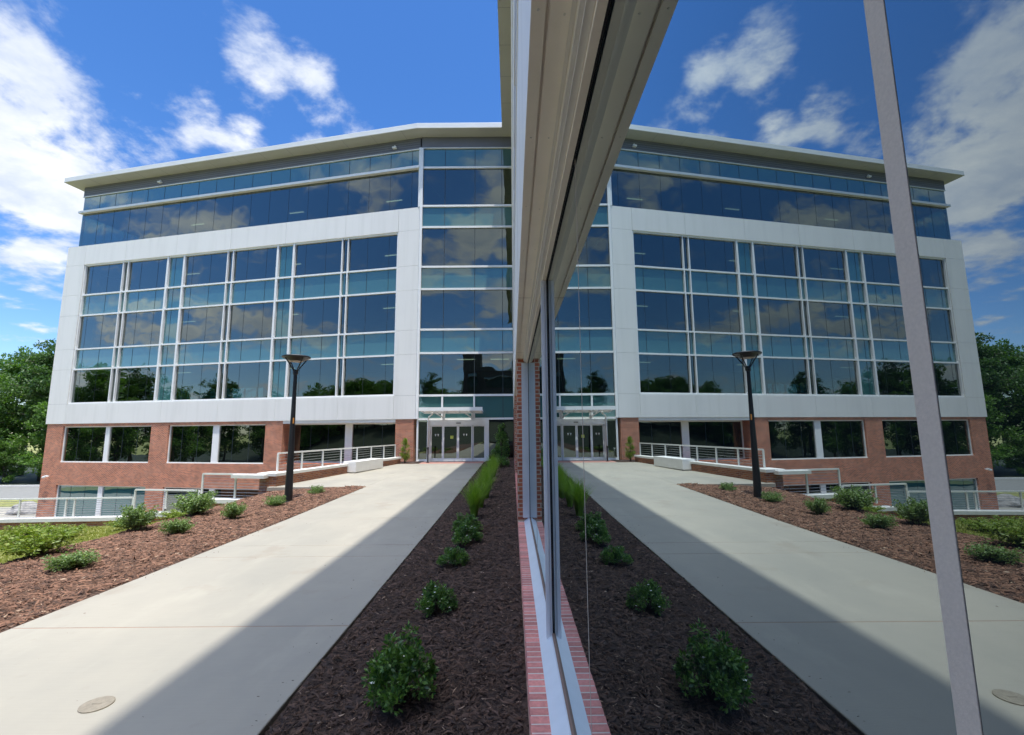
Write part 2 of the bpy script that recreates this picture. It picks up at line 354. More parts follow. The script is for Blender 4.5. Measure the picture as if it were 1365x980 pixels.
# ------------------------------------------------------------------ terrain functions
KX = [-60,-45,-25,-20,-16,-13.2,-11.6,-9,-8,-4.95,100]; KZ = [-4.1,-3.6,-2.2,-1.8,-1.5,-1.28,-1.05,-.42,-.15,0,0]
def gz(Y): return np.maximum(0, (np.asarray(Y, dtype=float)-10)*.0095)
def kz(X): return np.interp(X, KX, KZ)
WA = R(12); LD = Vector((-math.cos(WA), math.sin(WA))); L0 = Vector((-8.3, 15.8))
def ytop(X): return 15.8 + np.maximum(0, (-8.3-np.asarray(X))) * math.tan(WA)
XB_Y = [-40, 6, 8, 10, 14, 15.8]; XB_X = [-9.5, -9.0, -8.7, -8.05, -8.0, -8.9]
def grid(name, fx, fy, fz, nu, nv, mt, label_kind='structure'):
    U, V = np.meshgrid(np.linspace(0,1,nu), np.linspace(0,1,nv)); X = fx(U,V); Y = fy(U,V,X); Z = fz(X,Y)
    P = np.stack([X,Y,Z],-1).reshape(-1,3); F = []
    for j in range(nv-1):
        for i in range(nu-1): a = j*nu+i; F.append((a,a+1,a+nu+1,a+nu))
    b = MB(); b.v = [tuple(map(float,p)) for p in P]; b.f = F; o = b.build(name, mt, smooth=True); tag(o, kind=label_kind); return o
# far flat ground
g = MB(); g.v = [(-900,-900,-4.02),(900,-900,-4.02),(900,900,-4.02),(-900,900,-4.02)]; g.f = [(0,1,2,3)]; tag(g.build('ground', M['lawn']), kind='structure')
def ycb(v): return -40 + v*55.8
def shear(U,V,X): return ycb(V) + (ytop(X)-15.8)*np.clip((V-.55)/.45,0,1)**1.5
grid('lawn', lambda U,V: np.interp(ycb(V),XB_Y,XB_X) + U*(-60-np.interp(ycb(V),XB_Y,XB_X)), shear, lambda X,Y: kz(X)-.01, 90, 120, M['lawn'])
rng = np.random.default_rng(3)
def bumpy(X,Y): return .012*np.sin(X*7.1+Y*3.3)+.012*np.sin(X*3.9-Y*6.1)
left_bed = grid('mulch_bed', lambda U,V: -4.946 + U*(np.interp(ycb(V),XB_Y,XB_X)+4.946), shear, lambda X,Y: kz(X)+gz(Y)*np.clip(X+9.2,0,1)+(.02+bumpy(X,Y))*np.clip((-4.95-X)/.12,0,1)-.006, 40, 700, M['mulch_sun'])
left_bed['label'] = 'sloping brown mulch bed left of the walkway'
rb = lambda X,Y: gz(Y)+np.interp(X,[-1.64,-1.60,-1.5,.1],[-.04,-.03,.02,.22])+.6*bumpy(X,Y)
right_bed = grid('mulch_bed', lambda U,V: -1.64+U*1.74, lambda U,V,X: -12+V*38.5, rb, 30, 500, M['mulch'])
right_bed['label'] = 'shaded mulch bed along the glass wall'
# soil block under the upper level
tag(MB().box(-4.96,8,-40,26.6,-4,-.16).build('subsoil', M['dirt']), kind='structure')

# walkway slabs with joints
walk = MB(); joints = [-12,-9,-6.2,-3.2,-.6,2.1,4.81,7.34,8.04,10.48,12.9,15.4,17.8,20.2,22.6,25.2]
def slab(b, x0, x1, y0, y1, g_=.005):
    x0 += g_; x1 -= g_; y0 += g_; y1 -= g_; n = len(b.v); c = .006
    for xx, yy, dz in ((x0,y0,-.12),(x1,y0,-.12),(x1,y1,-.12),(x0,y1,-.12),(x0,y0,-c),(x1,y0,-c),(x1,y1,-c),(x0,y1,-c),(x0+c,y0+c,0),(x1-c,y0+c,0),(x1-c,y1-c,0),(x0+c,y1-c,0)):
        b.v.append((xx,yy,float(gz(yy))+dz))
    for k in (0,4):
        for i in range(4): j = (i+1)%4; b.f.append((n+k+i,n+k+j,n+k+4+j,n+k+4+i))
    b.f.append((n+8,n+9,n+10,n+11))
for a, b_ in zip(joints[:-1], joints[1:]):
    slab(walk, -4.95, -1.62, a, b_)
tag(walk.build('walkway', M['concrete']), kind='structure')
plz = MB()
for a, b_ in ((15.83,17.8),(17.8,20.2),(20.2,22.6),(22.6,25.2)):
    xa = -8.3 if a < 17 else -7.9
    slab(plz, xa, -4.95, a, b_)
plz2 = tag(plz.build('plaza', M['concrete']), kind='structure')
cj = MB()
for y in joints[1:-1]:
    z = float(gz(y)); cj.box(-4.935,-1.635,y-.02,y+.02,z-.06,z-.0035)
    if y > 16: cj.box(-7.9,-4.965,y-.02,y+.02,z-.06,z-.0035)
cj.box(-4.965,-4.935,15.8,25.1,-.1,.001)
tag(cj.build('slab_joints', M['clay']), kind='structure')
pv = MB(); n = 0
pv.v = [(-5.1,25.21,float(gz(25.2))+.002),(-1.62,25.21,float(gz(25.2))+.002),(-1.62,26.62,float(gz(26.6))+.004),(-5.1,26.62,float(gz(26.6))+.004)]; pv.f = [(0,1,2,3)]
mp_ = brick('paver_brick', (.46,.24,.20), (.38,.19,.16), (.45,.38,.32)); tag(pv.build('brick_paving', M['pave']), kind='structure')
fb = MB(); fb.v = [(-7.9,25.2,.15),(-5.1,25.2,.15),(-5.1,27,.17),(-7.9,27,.17)]; fb.f=[(0,1,2,3)]
o = fb.build('mulch_bed', M['mulch']); tag(o, 'small mulch strip by the entrance brick pier', kind='structure')
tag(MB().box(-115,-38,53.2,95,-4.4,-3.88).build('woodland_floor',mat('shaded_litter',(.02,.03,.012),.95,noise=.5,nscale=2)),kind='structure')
tag(MB().box(-75,-31,34.01,38.5,-4.4,-3.985).build('lower_patio', M['concrete']), kind='structure')
# lower terrace, far road and verge
tag(MB().box(-75,-8.3,16.2,34,-4.4,-3.98).build('lower_patio', M['concrete']), kind='structure')
rd = MB(); rd.v = [(-200,43.5,-3.99),(-20,43.5,-3.99),(-20,52.5,-3.9),(-200,52.5,-3.9)]; rd.f = [(0,1,2,3)]; tag(rd.build('road', M['asphalt']), kind='structure')
tag(MB().box(-200,-20,52.5,52.8,-4,-3.75).build('kerb', M['cap']), kind='structure')

# ------------------------------------------------------------------ mulch chips (one uncountable mass each)
def chips(name, n, xs, ys, zf, smin, smax, mt, label, rng, ybias=None, keep=None):
    X = rng.uniform(*xs, n); Y = ys[0] + (ys[1]-ys[0])*rng.random(n)**(ybias or 1)
    if keep is not None: k = keep(X,Y); X = X[k]; Y = Y[k]; n = len(X)
    S = (rng.random(n)**1.8*(smax-smin)+smin)*(1+np.clip(Y-3,0,20)*.05); W = S*rng.uniform(.10,.32,n); a = rng.random(n)*2*np.pi; t = rng.normal(0,.28,n); bend = rng.normal(0,.16,n)
    Z = zf(X,Y)+rng.uniform(.0,.022,n)
    dx, dy = np.cos(a), np.sin(a); P = np.stack([X,Y,Z],-1)
    D = np.stack([dx*np.cos(t),dy*np.cos(t),np.sin(t)],-1)*S[:,None]/2; ro = rng.normal(0,.5,n)
    B = np.stack([-dy*np.cos(ro),dx*np.cos(ro),np.sin(ro)],-1)*W[:,None]/2; U = np.array([0,0,1.])*(W*.35)[:,None]; C = np.stack([-dy,dx,0*dx],-1)*(S*bend)[:,None]
    mid = P+C
    # bent sliver: two roof-shaped segments
    f1 = np.stack([P-D-B*.3,P-D+B*.3,mid+B,mid-B],1); 
    f2 = np.stack([mid-B,mid+B,P+D+B*.4,P+D-B*.4],1)
    V = np.concatenate([np.stack([P-D-B*.3,mid-B,mid+U*2,P-D+U],1),np.stack([P-D+U,mid+U*2,mid+B,P-D+B*.3],1),np.stack([mid-B,P+D-B*.4,P+D+U,mid+U*2],1),np.stack([mid+U*2,P+D+U,P+D+B*.4,mid+B],1)],1).reshape(-1,4,3)
    # merge the 4 faces of each chip into one island by indexed vertices
    me = bpy.data.meshes.new(name)
    vv = np.stack([P-D-B*.3,P-D+U,P-D+B*.3,mid-B,mid+U*2,mid+B,P+D-B*.4,P+D+U,P+D+B*.4],1).reshape(-1,3).astype(np.float32)
    base = np.arange(n)[:,None]*9; F = np.array([[0,3,4,1],[1,4,5,2],[3,6,7,4],[4,7,8,5]]).reshape(-1); idx = (base+F[None]).reshape(-1).astype(np.int32)
    me.vertices.add(len(vv)); me.vertices.foreach_set('co', vv.reshape(-1)); me.loops.add(len(idx)); me.loops.foreach_set('vertex_index', idx)
    me.polygons.add(len(idx)//4); me.polygons.foreach_set('loop_start', np.arange(0,len(idx),4,dtype=np.int32)); me.update(calc_edges=True)
    me.materials.append(mt); o = link(name, me); tag(o, label, 'mulch', kind='stuff'); return o
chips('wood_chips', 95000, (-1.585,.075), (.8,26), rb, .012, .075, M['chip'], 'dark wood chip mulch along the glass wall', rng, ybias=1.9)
chips('wood_chips', 900, (-1.6,.07), (1.2,16), rb, .015, .05, M['chip_pale'], 'pale splinters lying in the dark mulch', rng, ybias=1.5)
lz = lambda X,Y: kz(X)+gz(Y)*np.clip(X+9.2,0,1)+(.02+bumpy(X,Y))*np.clip((-4.95-X)/.12,0,1)-.006
kp = lambda X,Y: (X > np.interp(Y,XB_Y,XB_X)-.15)&(Y < ytop(X))
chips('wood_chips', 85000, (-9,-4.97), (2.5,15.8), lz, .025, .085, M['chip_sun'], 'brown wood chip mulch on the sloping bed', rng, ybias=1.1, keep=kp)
chips('wood_chips', 2500, (-9,-4.94), (2.5,15.8), lz, .02, .07, M['chip_pale'], 'pale splinters in the sunlit mulch bed', rng, keep=kp)

chips('debris', 420, (-2.3,-1.66), (1.2,14), lambda X,Y: gz(Y)+.004, .006, .022, M['chip'], 'mulch crumbs scattered on the walkway edge', rng, keep=lambda X,Y: rng.random(len(X)) < ((X+2.3)/.64)**4)
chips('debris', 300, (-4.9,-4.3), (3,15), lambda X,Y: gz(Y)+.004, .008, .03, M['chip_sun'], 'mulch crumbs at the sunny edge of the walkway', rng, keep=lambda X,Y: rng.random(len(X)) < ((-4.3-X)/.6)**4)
chips('debris', 60, (-4.9,-1.7), (1.5,12), lambda X,Y: gz(Y)+.004, .006, .018, M['chip'], 'few dark crumbs lying on the concrete', rng)
# lawn blades
def blades(name, n, fx, h, mt, label):
    X, Y = fx(n); n = len(X); Z = kz(X)-.01; a = rng.random(n)*2*np.pi; H = h*rng.uniform(.5,1.3,n); W = .012*rng.uniform(.7,1.6,n)*2
    dx, dy = np.cos(a), np.sin(a); P = np.stack([X,Y,Z],-1); B = np.stack([-dy,dx,0*dx],-1)*W[:,None]/2; T = P+np.stack([dx*.4*H,dy*.4*H,H],-1)
    me = quads_mesh(name, np.stack([P-B,P+B,T],1), mt, 3); o = link(name, me); tag(o, label, 'grass', kind='stuff')
def lawn_pts(n):
    X = rng.uniform(-22,-7.9,n); Y = rng.uniform(6,18.6,n); k = (X < np.interp(Y,XB_Y,XB_X))&(Y < ytop(X)-.15); return X[k], Y[k]
blades('grass', 70000, lawn_pts, .06, M['lawnblade'], 'short yellowish lawn grass below the mulch bed')

# ------------------------------------------------------------------ the office building
bld = empty('office_building', (-5.7, 27, 0))
tag(bld, 'five storey office building with blue glass, white frames and red brick base', 'building')
Wm = Matrix.Translation((-5.7,27,0)) @ Matrix.Rotation(-WA,4,'Z')     # wing frame: x towards the corner, y into the building
Cm = Matrix.Translation((0,27,0))
I4 = Matrix.Identity(4)
bpy.context.view_layer.update()
def part(b, name, mt, mtx=I4, parent=None, **k):
    o = b.build(name, M[mt] if isinstance(mt,str) else mt, **k)
    p = parent or bld; o.parent = p
    if p is bld: o.matrix_parent_inverse = bld.matrix_world.inverted(); o.matrix_world = mtx
    return o
def sub(b, name, mt, parent, **k):   # shares its part's frame
    o = b.build(name, M[mt] if isinstance(mt,str) else mt, **k); o.parent = parent; return o

# --- wing, brick base (local x = -u)
def ubox(b, u0, u1, y0, y1, z0, z1): return b.box(-u1, -u0, y0, y1, z0, z1)
for u0, u1, zlo in ((0.12,1.27,-4.2),(8.9,10.15,-4.2),(17.6,19.0,-4.2),(26.65,28.12,-4.2)):
    part(ubox(MB(),u0,u1,.05,.9,zlo,2.598),'brick_pier','brick',Wm)
b = MB(); ubox(b,10.15,17.6,.05,.4,-1.6,-.07); ubox(b,19.0,26.65,.05,.4,-1.6,-.07); ubox(b,10.15,17.6,.05,.4,-4.2,-3.88); ubox(b,19.0,26.65,.05,.4,-4.2,-3.88)
ubox(b,10.15,17.6,.05,.4,2.42,2.598); ubox(b,19.0,26.65,.05,.4,2.42,2.598)
ubox(b,1.27,8.9,.05,.9,-4.2,-.02)
part(b,'brick_wall','brick',Wm)
part(ubox(MB(),1.27,8.9,.05,.85,2.42,2.598),'recess_soffit','white',Wm)
def bwin(u0,u1,m0,m1,z0,z1,y,npan=2, gm='dark_glass'):
    fr = MB(); t=.07
    ubox(fr,u0+.002,u1-.002,y,y+.12,z1-t,z1-.003); ubox(fr,u0+.002,u1-.002,y-.03,y+.12,z0+.003,z0+t)
    for q in (u0+.002,u1-.002-t): ubox(fr,q,q+t,y+.001,y+.119,z0+t,z1-t)
    ubox(fr,m0,m1,y-.01,y+.13,z0+t,z1-t)
    o = part(fr,'window','trim',Wm)
    for a,c in ((u0+t,m0),(m1,u1-t)):
        g_ = MB(); ubox(g_,a,c,y+.06,y+.08,z0+t,z1-t)
        j = MB(); k = a + 1.2
        while k < c-.4: ubox(j,k,k+.022,y+.052,y+.0595,z0+t,z1-t); k += 1.24
        n_ = len(g_.v); nf = len(g_.f); g_.v += j.v; g_.f += [tuple(i+n_ for i in q) for q in j.f]
        gp = sub(g_,'glass_pane',gm,o); gp.data.materials.append(M['dark_joint'])
        for p in gp.data.polygons[nf:]: p.material_index = 1
bwin(19.0,26.65,22.6,22.96,-.07,2.42,.16); bwin(10.15,17.6,13.67,14.16,-.07,2.42,.16)
bwin(19.0,26.65,22.68,23.07,-3.88,-1.6,.16,gm='teal'); bwin(10.15,17.6,13.7,14.1,-3.88,-1.6,.16)
bwin(1.27,8.9,4.55,5.05,-.02,2.42,.86)

# --- white frame (panels with open joints over a grey backing)
def panels(name, segs, y0, y1, backing=True):
    b = MB()
    for (u0,u1,z0,z1) in segs: ubox(b,u0+.008,u1-.008,y0,y1,z0+.006,z1-.006)
    o = part(b,name,'white',Wm)
    if backing:
        k = MB(); us=[s[0] for s in segs]+[s[1] for s in segs]; zs=[s[2] for s in segs]+[s[3] for s in segs]
        ubox(k,min(us)+.02,max(us)-.02,y0+.03,y1-.02,min(zs)+.02,max(zs)-.02); sub(k,'panel_backing','joint',o)
us = [1.4,5.1,9.5,13.8,18.3,22.75,26.5]
panels('lower_band',[(a,c,2.6,4.0) for a,c in zip(us[:-1],us[1:])],0,.5)
panels('upper_band',[(a,c,14.3,15.8) for a,c in zip(us[:-1],us[1:])],0,.5)
zs = [2.6,4.0,6.47,7.95,10.45,12.0,14.3,15.8]
panels('corner_column',[(0,1.4,a,c) for a,c in zip(zs[:-1],zs[1:])],0,.5)
panels('end_column',[(26.5,28.25,a,c) for a,c in zip(zs[:-1],zs[1:])],0,.5)
panels('end_column',[(27.75,28.25,a,c) for a,c in zip(zs[:-1],zs[1:]) if a<3 or a>14],.51,15.5)
# --- glazing of the opening
rows = [(12.0,14.3,'v'),(10.45,12.0,'s'),(7.95,10.45,'v'),(6.47,7.95,'s'),(4.0,6.47,'v')]
halves = [(1.4,4.92),(5.32,8.76),(10.2,13.6),(14.0,17.5),(19.12,22.52),(22.95,26.5)]
gridu = [.61+1.488*k for k in range(19)]
def opening(u0,u1,z0,z1,kind,y=.2):
    g_ = MB(); ubox(g_,u0,u1,y,y+.02,z0,z1)
    j = MB()
    for k in gridu:
        wj = .006 if kind == 'v' else .013
        if u0+.15 < k < u1-.15: ubox(j,k-wj,k+wj,y-.008,y-.001,z0+.04,z1-.04)
    nm = 'window' if kind=='v' else 'spandrel_panel'
    glazed(g_, {'v':'vision','s':'spandrel','t':'teal'}[kind], j, 'dark_joint', nm, Wm)
for z0,z1,k in rows:
    for u0,u1 in halves: opening(u0,u1,z0,z1,k)
    for u0,u1 in ((8.98,9.98),(17.72,18.9),(4.92,5.32),(13.6,14.0),(22.52,22.95)): opening(u0,u1,z0,z1,'t' if u1-u0>.8 else k)
for u,w_ in ((1.45,.07),(4.9,.07),(5.32,.07),(8.87,.14),(10.09,.14),(13.58,.07),(14.02,.07),(17.61,.14),(19.0,.14),(22.5,.07),(22.95,.07),(26.45,.07)):
    part(ubox(MB(),u-w_/2,u+w_/2,.06,.24,4.003,14.297),'mullion','trim',Wm)
for z in (4.05,6.47,7.95,10.45,12.0,14.26):
    part(ubox(MB(),1.41,26.49,.085,.235,z-.05,z+.05),'transom','trim',Wm)
# --- top storey ribbon
def ribbon(u0,u1,z0,z1,kind,y):
    g_ = MB(); ubox(g_,u0,u1,y,y+.02,z0,z1); j = MB()
    for k in gridu:
        wj = .006 if kind == 'v' else .014
        if u0+.1 < k < u1-.1: ubox(j,k-wj,k+wj,y-.008,y-.001,z0,z1)
    glazed(g_,{'v':'vision','s':'spandrel'}[kind],j,'dark_joint','ribbon_window' if kind=='v' else 'spandrel_panel',Wm)
ribbon(.1,27.45,15.8,18.4,'v',.12); ribbon(.1,27.45,18.4,19.75,'s',.12)
part(ubox(MB(),.08,27.56,-.12,.13,18.40,18.56),'sunshade_rail','trim',Wm)
part(ubox(MB(),.08,27.5,.04,.11,19.74,19.80),'transom','trim',Wm)
part(ubox(MB(),.05,27.48,.06,.4,19.80,20.56),'parapet_wall','greywall',Wm)
b = MB()
for z in (19.95,20.1,20.25,20.4): ubox(b,.04,27.49,.052,.0599,z,z+.012)
part(b,'parapet_seam','dark_joint',Wm)
part(MB().box(.0-.1,.08,-.03,.12,15.8,19.8),'corner_mullion','trim',Wm)
# --- end wall glazing, floors, ceilings, core of the wing
def endglass(z0,z1,kind):
    g_ = MB(); g_.box(-27.45,-27.42,.16,15.5,z0,z1); o = part(g_,'end_window','clear',Wm); j = MB(); y=.2
    while y < 15.4: j.box(-27.5,-27.36,y,y+.07,z0,z1); y += 1.5
    j.box(-27.5,-27.36,.16,15.5,z0,z0+.06); j.box(-27.5,-27.36,.16,15.5,z1-.06,z1)
    sub(j,'end_frame','trim',o)
for z0,z1 in ((4.0,6.47),(7.95,10.45),(12.0,14.3),(15.8,18.4)): endglass(z0,z1,'v')
def backglass(z0,z1):
    g_ = MB(); ubox(g_,17,27.4,15.5,15.53,z0,z1); o = part(g_,'rear_window','clear',Wm); j = MB()
    for i in range(8): ubox(j,17+i*1.49,17.09+i*1.49,15.44,15.6,z0,z1)
    sub(j,'rear_frame','greymetal',o)
for z0,z1 in ((4.0,6.47),(7.95,10.45),(12.0,14.3),(15.8,18.4)): backglass(z0,z1)
for z0,z1 in ((6.5,7.93),(10.48,11.97),(14.33,15.77),(18.43,20.5)):
    part(ubox(MB(),.15,27.4,.25,15.45,z0,z1),'floor_slab','ceiling',Wm)
    e = MB(); ubox(e,.15,27.45,15.46,15.8,z0,z1); part(e,'rear_spandrel','greywall',Wm)
    e = MB(); e.box(-27.47,-27.41,.3,15.4,z0-.02,z1+.02); part(e,'end_spandrel','spandrel',Wm)
part(ubox(MB(),.15,27.7,.45,15.4,2.6,3.98),'floor_slab','ceiling',Wm)
part(ubox(MB(),.15,16.9,7.5,15.45,3.98,18.42),'core_wall','interior',Wm)
part(ubox(MB(),.2,28.1,1.3,15.4,-4.2,2.59),'base_core','brick',Wm)
for z in (6.47,10.45,14.3,18.4):
    b = MB()
    for u in (3.5,11.5,20.5): b.box(-u-.6,-u+.6,3.4,3.5,z-.03,z-.001)
    em = bpy.data.materials.get('light_strip')
    if not em:
        em = bpy.data.materials.new('light_strip'); em.use_nodes = True; bs = em.node_tree.nodes['Principled BSDF']; bs.inputs['Emission Color'].default_value=(1,.85,.6,1); bs.inputs['Emission Strength'].default_value=1.0
    part(b,'ceiling_light',em,Wm)

# --- entrance bay (faces the camera square on)
X0, X1 = -5.62, .06
def cbox(b,x0,x1,y0,y1,z0,z1): return b.box(x0,x1,y0,y1,z0,z1)
vx = [-4.14,-2.25,-.55]
crow = [(18.45,19.75,'s'),(15.87,18.45,'v'),(14.47,15.87,'s'),(11.9,14.47,'v'),(10.48,11.9,'s'),(7.96,10.48,'v'),(6.52,7.96,'s'),(3.98,6.52,'v'),(2.59,3.98,'s')]
for z0,z1,k in crow:
    j = MB()
    for x in vx: cbox(j,x-.016,x+.016,.09,.099,z0,z1)
    glazed(cbox(MB(),X0,X1,.1,.12,z0,z1),'vision' if k=='v' else 'spandrel',j,'dark_joint','window' if k=='v' else 'spandrel_panel',Cm)
    part(cbox(MB(),X0+.02,X1,0,.13,z0-.06,z0+.06),'transom','trim',Cm)
for x in (-4.14,-2.25): part(cbox(MB(),x-.05,x+.05,.01,.099,2.65,3.92),'mullion','trim',Cm)
part(cbox(MB(),X0-.02,X1,0,.12,19.76,19.81),'transom','trim',Cm)
part(cbox(MB(),X0-.02,X1,.05,.5,19.82,20.56),'parapet_wall','greywall',Cm)
part(cbox(MB(),X0-.06,X0+.1,-.06,.16,2.6,19.75),'corner_mullion','trim',Cm)
for z0,z1 in ((6.55,7.9),(10.5,11.87),(14.5,15.85),(18.47,20.5),(2.62,3.95)):
    part(cbox(MB(),X0+.1,X1,.3,12,z0,z1),'floor_slab','ceiling',Cm)
part(cbox(MB(),X0+.2,6,9,9.3,0,20),'core_wall','interior',Cm)
b = MB()
for x in (-3.6,-1.4): cbox(b,x,x+1.2,2.5,2.62,6.5,6.519)
part(b,'ceiling_light',em,Cm)
# doors and sidelights, floor level .17
FZ = .17
o = part(cbox(MB(),-5.52,-5.02,.14,.16,FZ,2.53),'sidelight','dark_glass',Cm)
s_ = MB(); cbox(s_,-5.62,-5.52,.05,.2,FZ,2.53); cbox(s_,-5.52,-4.98,.05,.2,FZ,FZ+.1); sub(s_,'sidelight_frame','trim',o)
o = part(cbox(MB(),-1.38,.06,.14,.16,FZ,2.53),'sidelight','dark_glass',Cm)
s_ = MB(); cbox(s_,-1.38,.06,.05,.2,FZ,FZ+.08); sub(s_,'sidelight_frame','trim',o)
b = MB(); cbox(b,-4.98,-1.38,-.08,.2,2.22,2.53); cbox(b,-4.98,-4.80,-.08,.2,FZ,2.22); cbox(b,-1.58,-1.38,-.08,.2,FZ,2.22)
part(b,'door_frame','trim',Cm)
part(cbox(MB(),-3.28,-3.02,-.1,-.08,2.32,2.37),'door_sensor','black',Cm)
for i,(a,c) in enumerate(((-4.79,-4.06),(-4.05,-3.19),(-3.18,-2.34),(-2.33,-1.59))):
    yy = -.02 if i in (1,2) else .04
    fr = MB(); t=.065; cbox(fr,a,a+t,yy,yy+.05,FZ+.01,2.215); cbox(fr,c-t,c,yy,yy+.05,FZ+.01,2.215); cbox(fr,a+t,c-t,yy,yy+.05,2.215-t,2.215); cbox(fr,a+t,c-t,yy,yy+.05,FZ+.01,FZ+.16)
    o = part(fr,'door','trim',Cm)
    sub(cbox(MB(),a+t,c-t,yy+.02,yy+.03,FZ+.16,2.15),'door_glass','dark_glass',o)
    if i in (0,2):
        k = MB(); xm=(a+c)/2
        for sx in (-1,1): k.box(xm+sx*.08-.04,xm+sx*.08+.04,yy+.012,yy+.018,1.66,1.72); k.box(xm+sx*.08-.02,xm+sx*.08+.02,yy+.012,yy+.018,1.6,1.66)
        sub(k,'door_decal','white',o)
    if i==1: sub(cbox(MB(),a+.42,a+.6,yy+.012,yy+.018,1.45,1.62),'door_sticker','yellow',o)
part(cbox(MB(),-5.62,.06,-.2,.2,-.1,FZ-.002),'door_sill','cap',Cm)
# lobby behind doors
part(cbox(MB(),X0,6,5,5.2,0,2.6),'lobby_wall','interior',Cm)
# entrance canopy
cp = MB(); zt=2.98
cbox(cp,-5.15,-1.72,-.25,-.15,zt-.08,zt); cbox(cp,-5.2,-1.66,-1.56,-1.50,zt+.02,zt+.22)
o = part(cp,'canopy','trim',Cm)
rb_ = MB()
for i in range(6):
    x = -5.1+i*.67; rb_.bar((x,-.2,zt-.02),(x,-1.5,zt+.07),.05,.1)
sub(rb_,'canopy_rib','trim',o)
lv = MB()
for i in range(9):
    y = -.3-i*.14; z = zt+.03+(i*.01); lv.bar((-5.15,y,z),(-1.70,y,z),.10,.02,up=(0,-.75,1))
sub(lv,'canopy_louvre','trim',o)
br = MB()
for x in (-4.0,-2.35):
    br.bar((x,-.05,2.55),(x,-.05,2.95),.1,.1); br.tube([(x-.02,-.08,2.60),(x-.12,-.25,2.72),(x-.3,-.6,2.85),(x-.42,-.95,2.93)],.035,8); br.bar((x,-.05,2.93),(x,-1.45,2.98),.06,.08)
sub(br,'canopy_bracket','trim',o)
part(MB().tube([(-4.62,-.5,2.93),(-4.64,-.42,2.84),(-4.85,-.25,2.72),(-4.9,-.16,2.55),(-4.9,-.16,.2)],.045,10),'downspout','trim',Cm,smooth=True)

# --- roof slab with overhang
oh=.85; n1_=Vector((0,-1)); n2_=Vector((-math.sin(WA),-math.cos(WA))); mit=Vector((-5.7,27))+oh*(n1_+n2_)/(1+n1_.dot(n2_))
def wpt(x,y): v = Wm @ Vector((x,y,0)); return (v.x,v.y)
NX=-.51
poly = [(NX,-24),(NX,27-oh),(mit.x,mit.y),wpt(-28.2,-oh),wpt(-28.2,17),(2,46),(14,46),(14,-24)]
part(MB().prism(poly,20.56,20.60),'soffit','soffit')
pl2 = [(x,y) for x,y in poly]
def inset(p,d):
    out=[]; k=len(p)
    for i in range(k):
        a=Vector(p[i-1]);b_=Vector(p[i]);c=Vector(p[(i+1)%k]); e1=(b_-a).normalized();e2=(c-b_).normalized()
        n1=Vector((e1.y,-e1.x));n2=Vector((e2.y,-e2.x)); out.append(tuple(b_+d*(n1+n2)/(1+n1.dot(n2))))
    return out
part(MB().prism(inset(poly,.015),20.601,20.92),'roof_fascia','fascia',bevel=.01)
# soffit and fascia joints
b = MB()
for k in range(1,14): b.box(-27.9+k*2.07-.006,-27.9+k*2.07+.006,-oh-.022,.05,20.553,20.559)
part(b,'soffit_joint','joint',Wm)
b = MB()
for y in range(-10,26,2): b.box(NX-.02,.06,y,y+.012,20.553,20.559)
part(b,'soffit_joint','joint')
for u in (20.3,1.8):
    part(MB().box(-u-.13,-u+.13,-.14,.05,19.98,20.08).box(-u-.04,-u+.04,-.04,.055,20.08,20.2),'flood_light','trim',Wm)
o = part(MB().tube([(-27.35,.03,-1.02),(-27.35,-.18,-1.0)],.03,8).tube([(-27.55,-.2,-1.08),(-27.12,-.24,-.98)],.07,10),'security_camera','trim',Wm)

# ------------------------------------------------------------------ near side of the same building: the glass wall beside the camera
GX=.28; XF=.0646; XBR=.0813
# openings along Y
ops=[(-6.5,7.9),(8.7,16.6),(17.4,25.0)]
SB=.39
def sillbricks(y0,y1,name='brick_sill'):
    b=MB(); p=.071; y=y0; rg=random.Random(int(y0*10)+50)
    while y+p<=y1+.001:
        j=lambda s: rg.uniform(-s,s); b.box(XBR+j(.0012),.19,y+.0055,y+p-.0055,.27,SB+j(.0012)); y+=p
    o=part(b,name,'rowlock',bevel=.002 if y1<9 else 0)
    sub(MB().box(0,0,0,0,0,0) if False else MB().box(XBR+.004,.19,y0,y1,-.2,SB-.0015),'mortar_bed','grout',o)
for (a,c) in ops: sillbricks(a,c)
part(MB().box(XBR-.001,.5,-7,25.4,-.3,.268),'brick_wall','brick')
for (a,c) in ((7.9,8.7),(16.6,17.4),(25.0,26.98),(-7.4,-6.5)): part(MB().box(XBR,.6,a+.001,c-.001,.269,3.135),'brick_pier','brick')
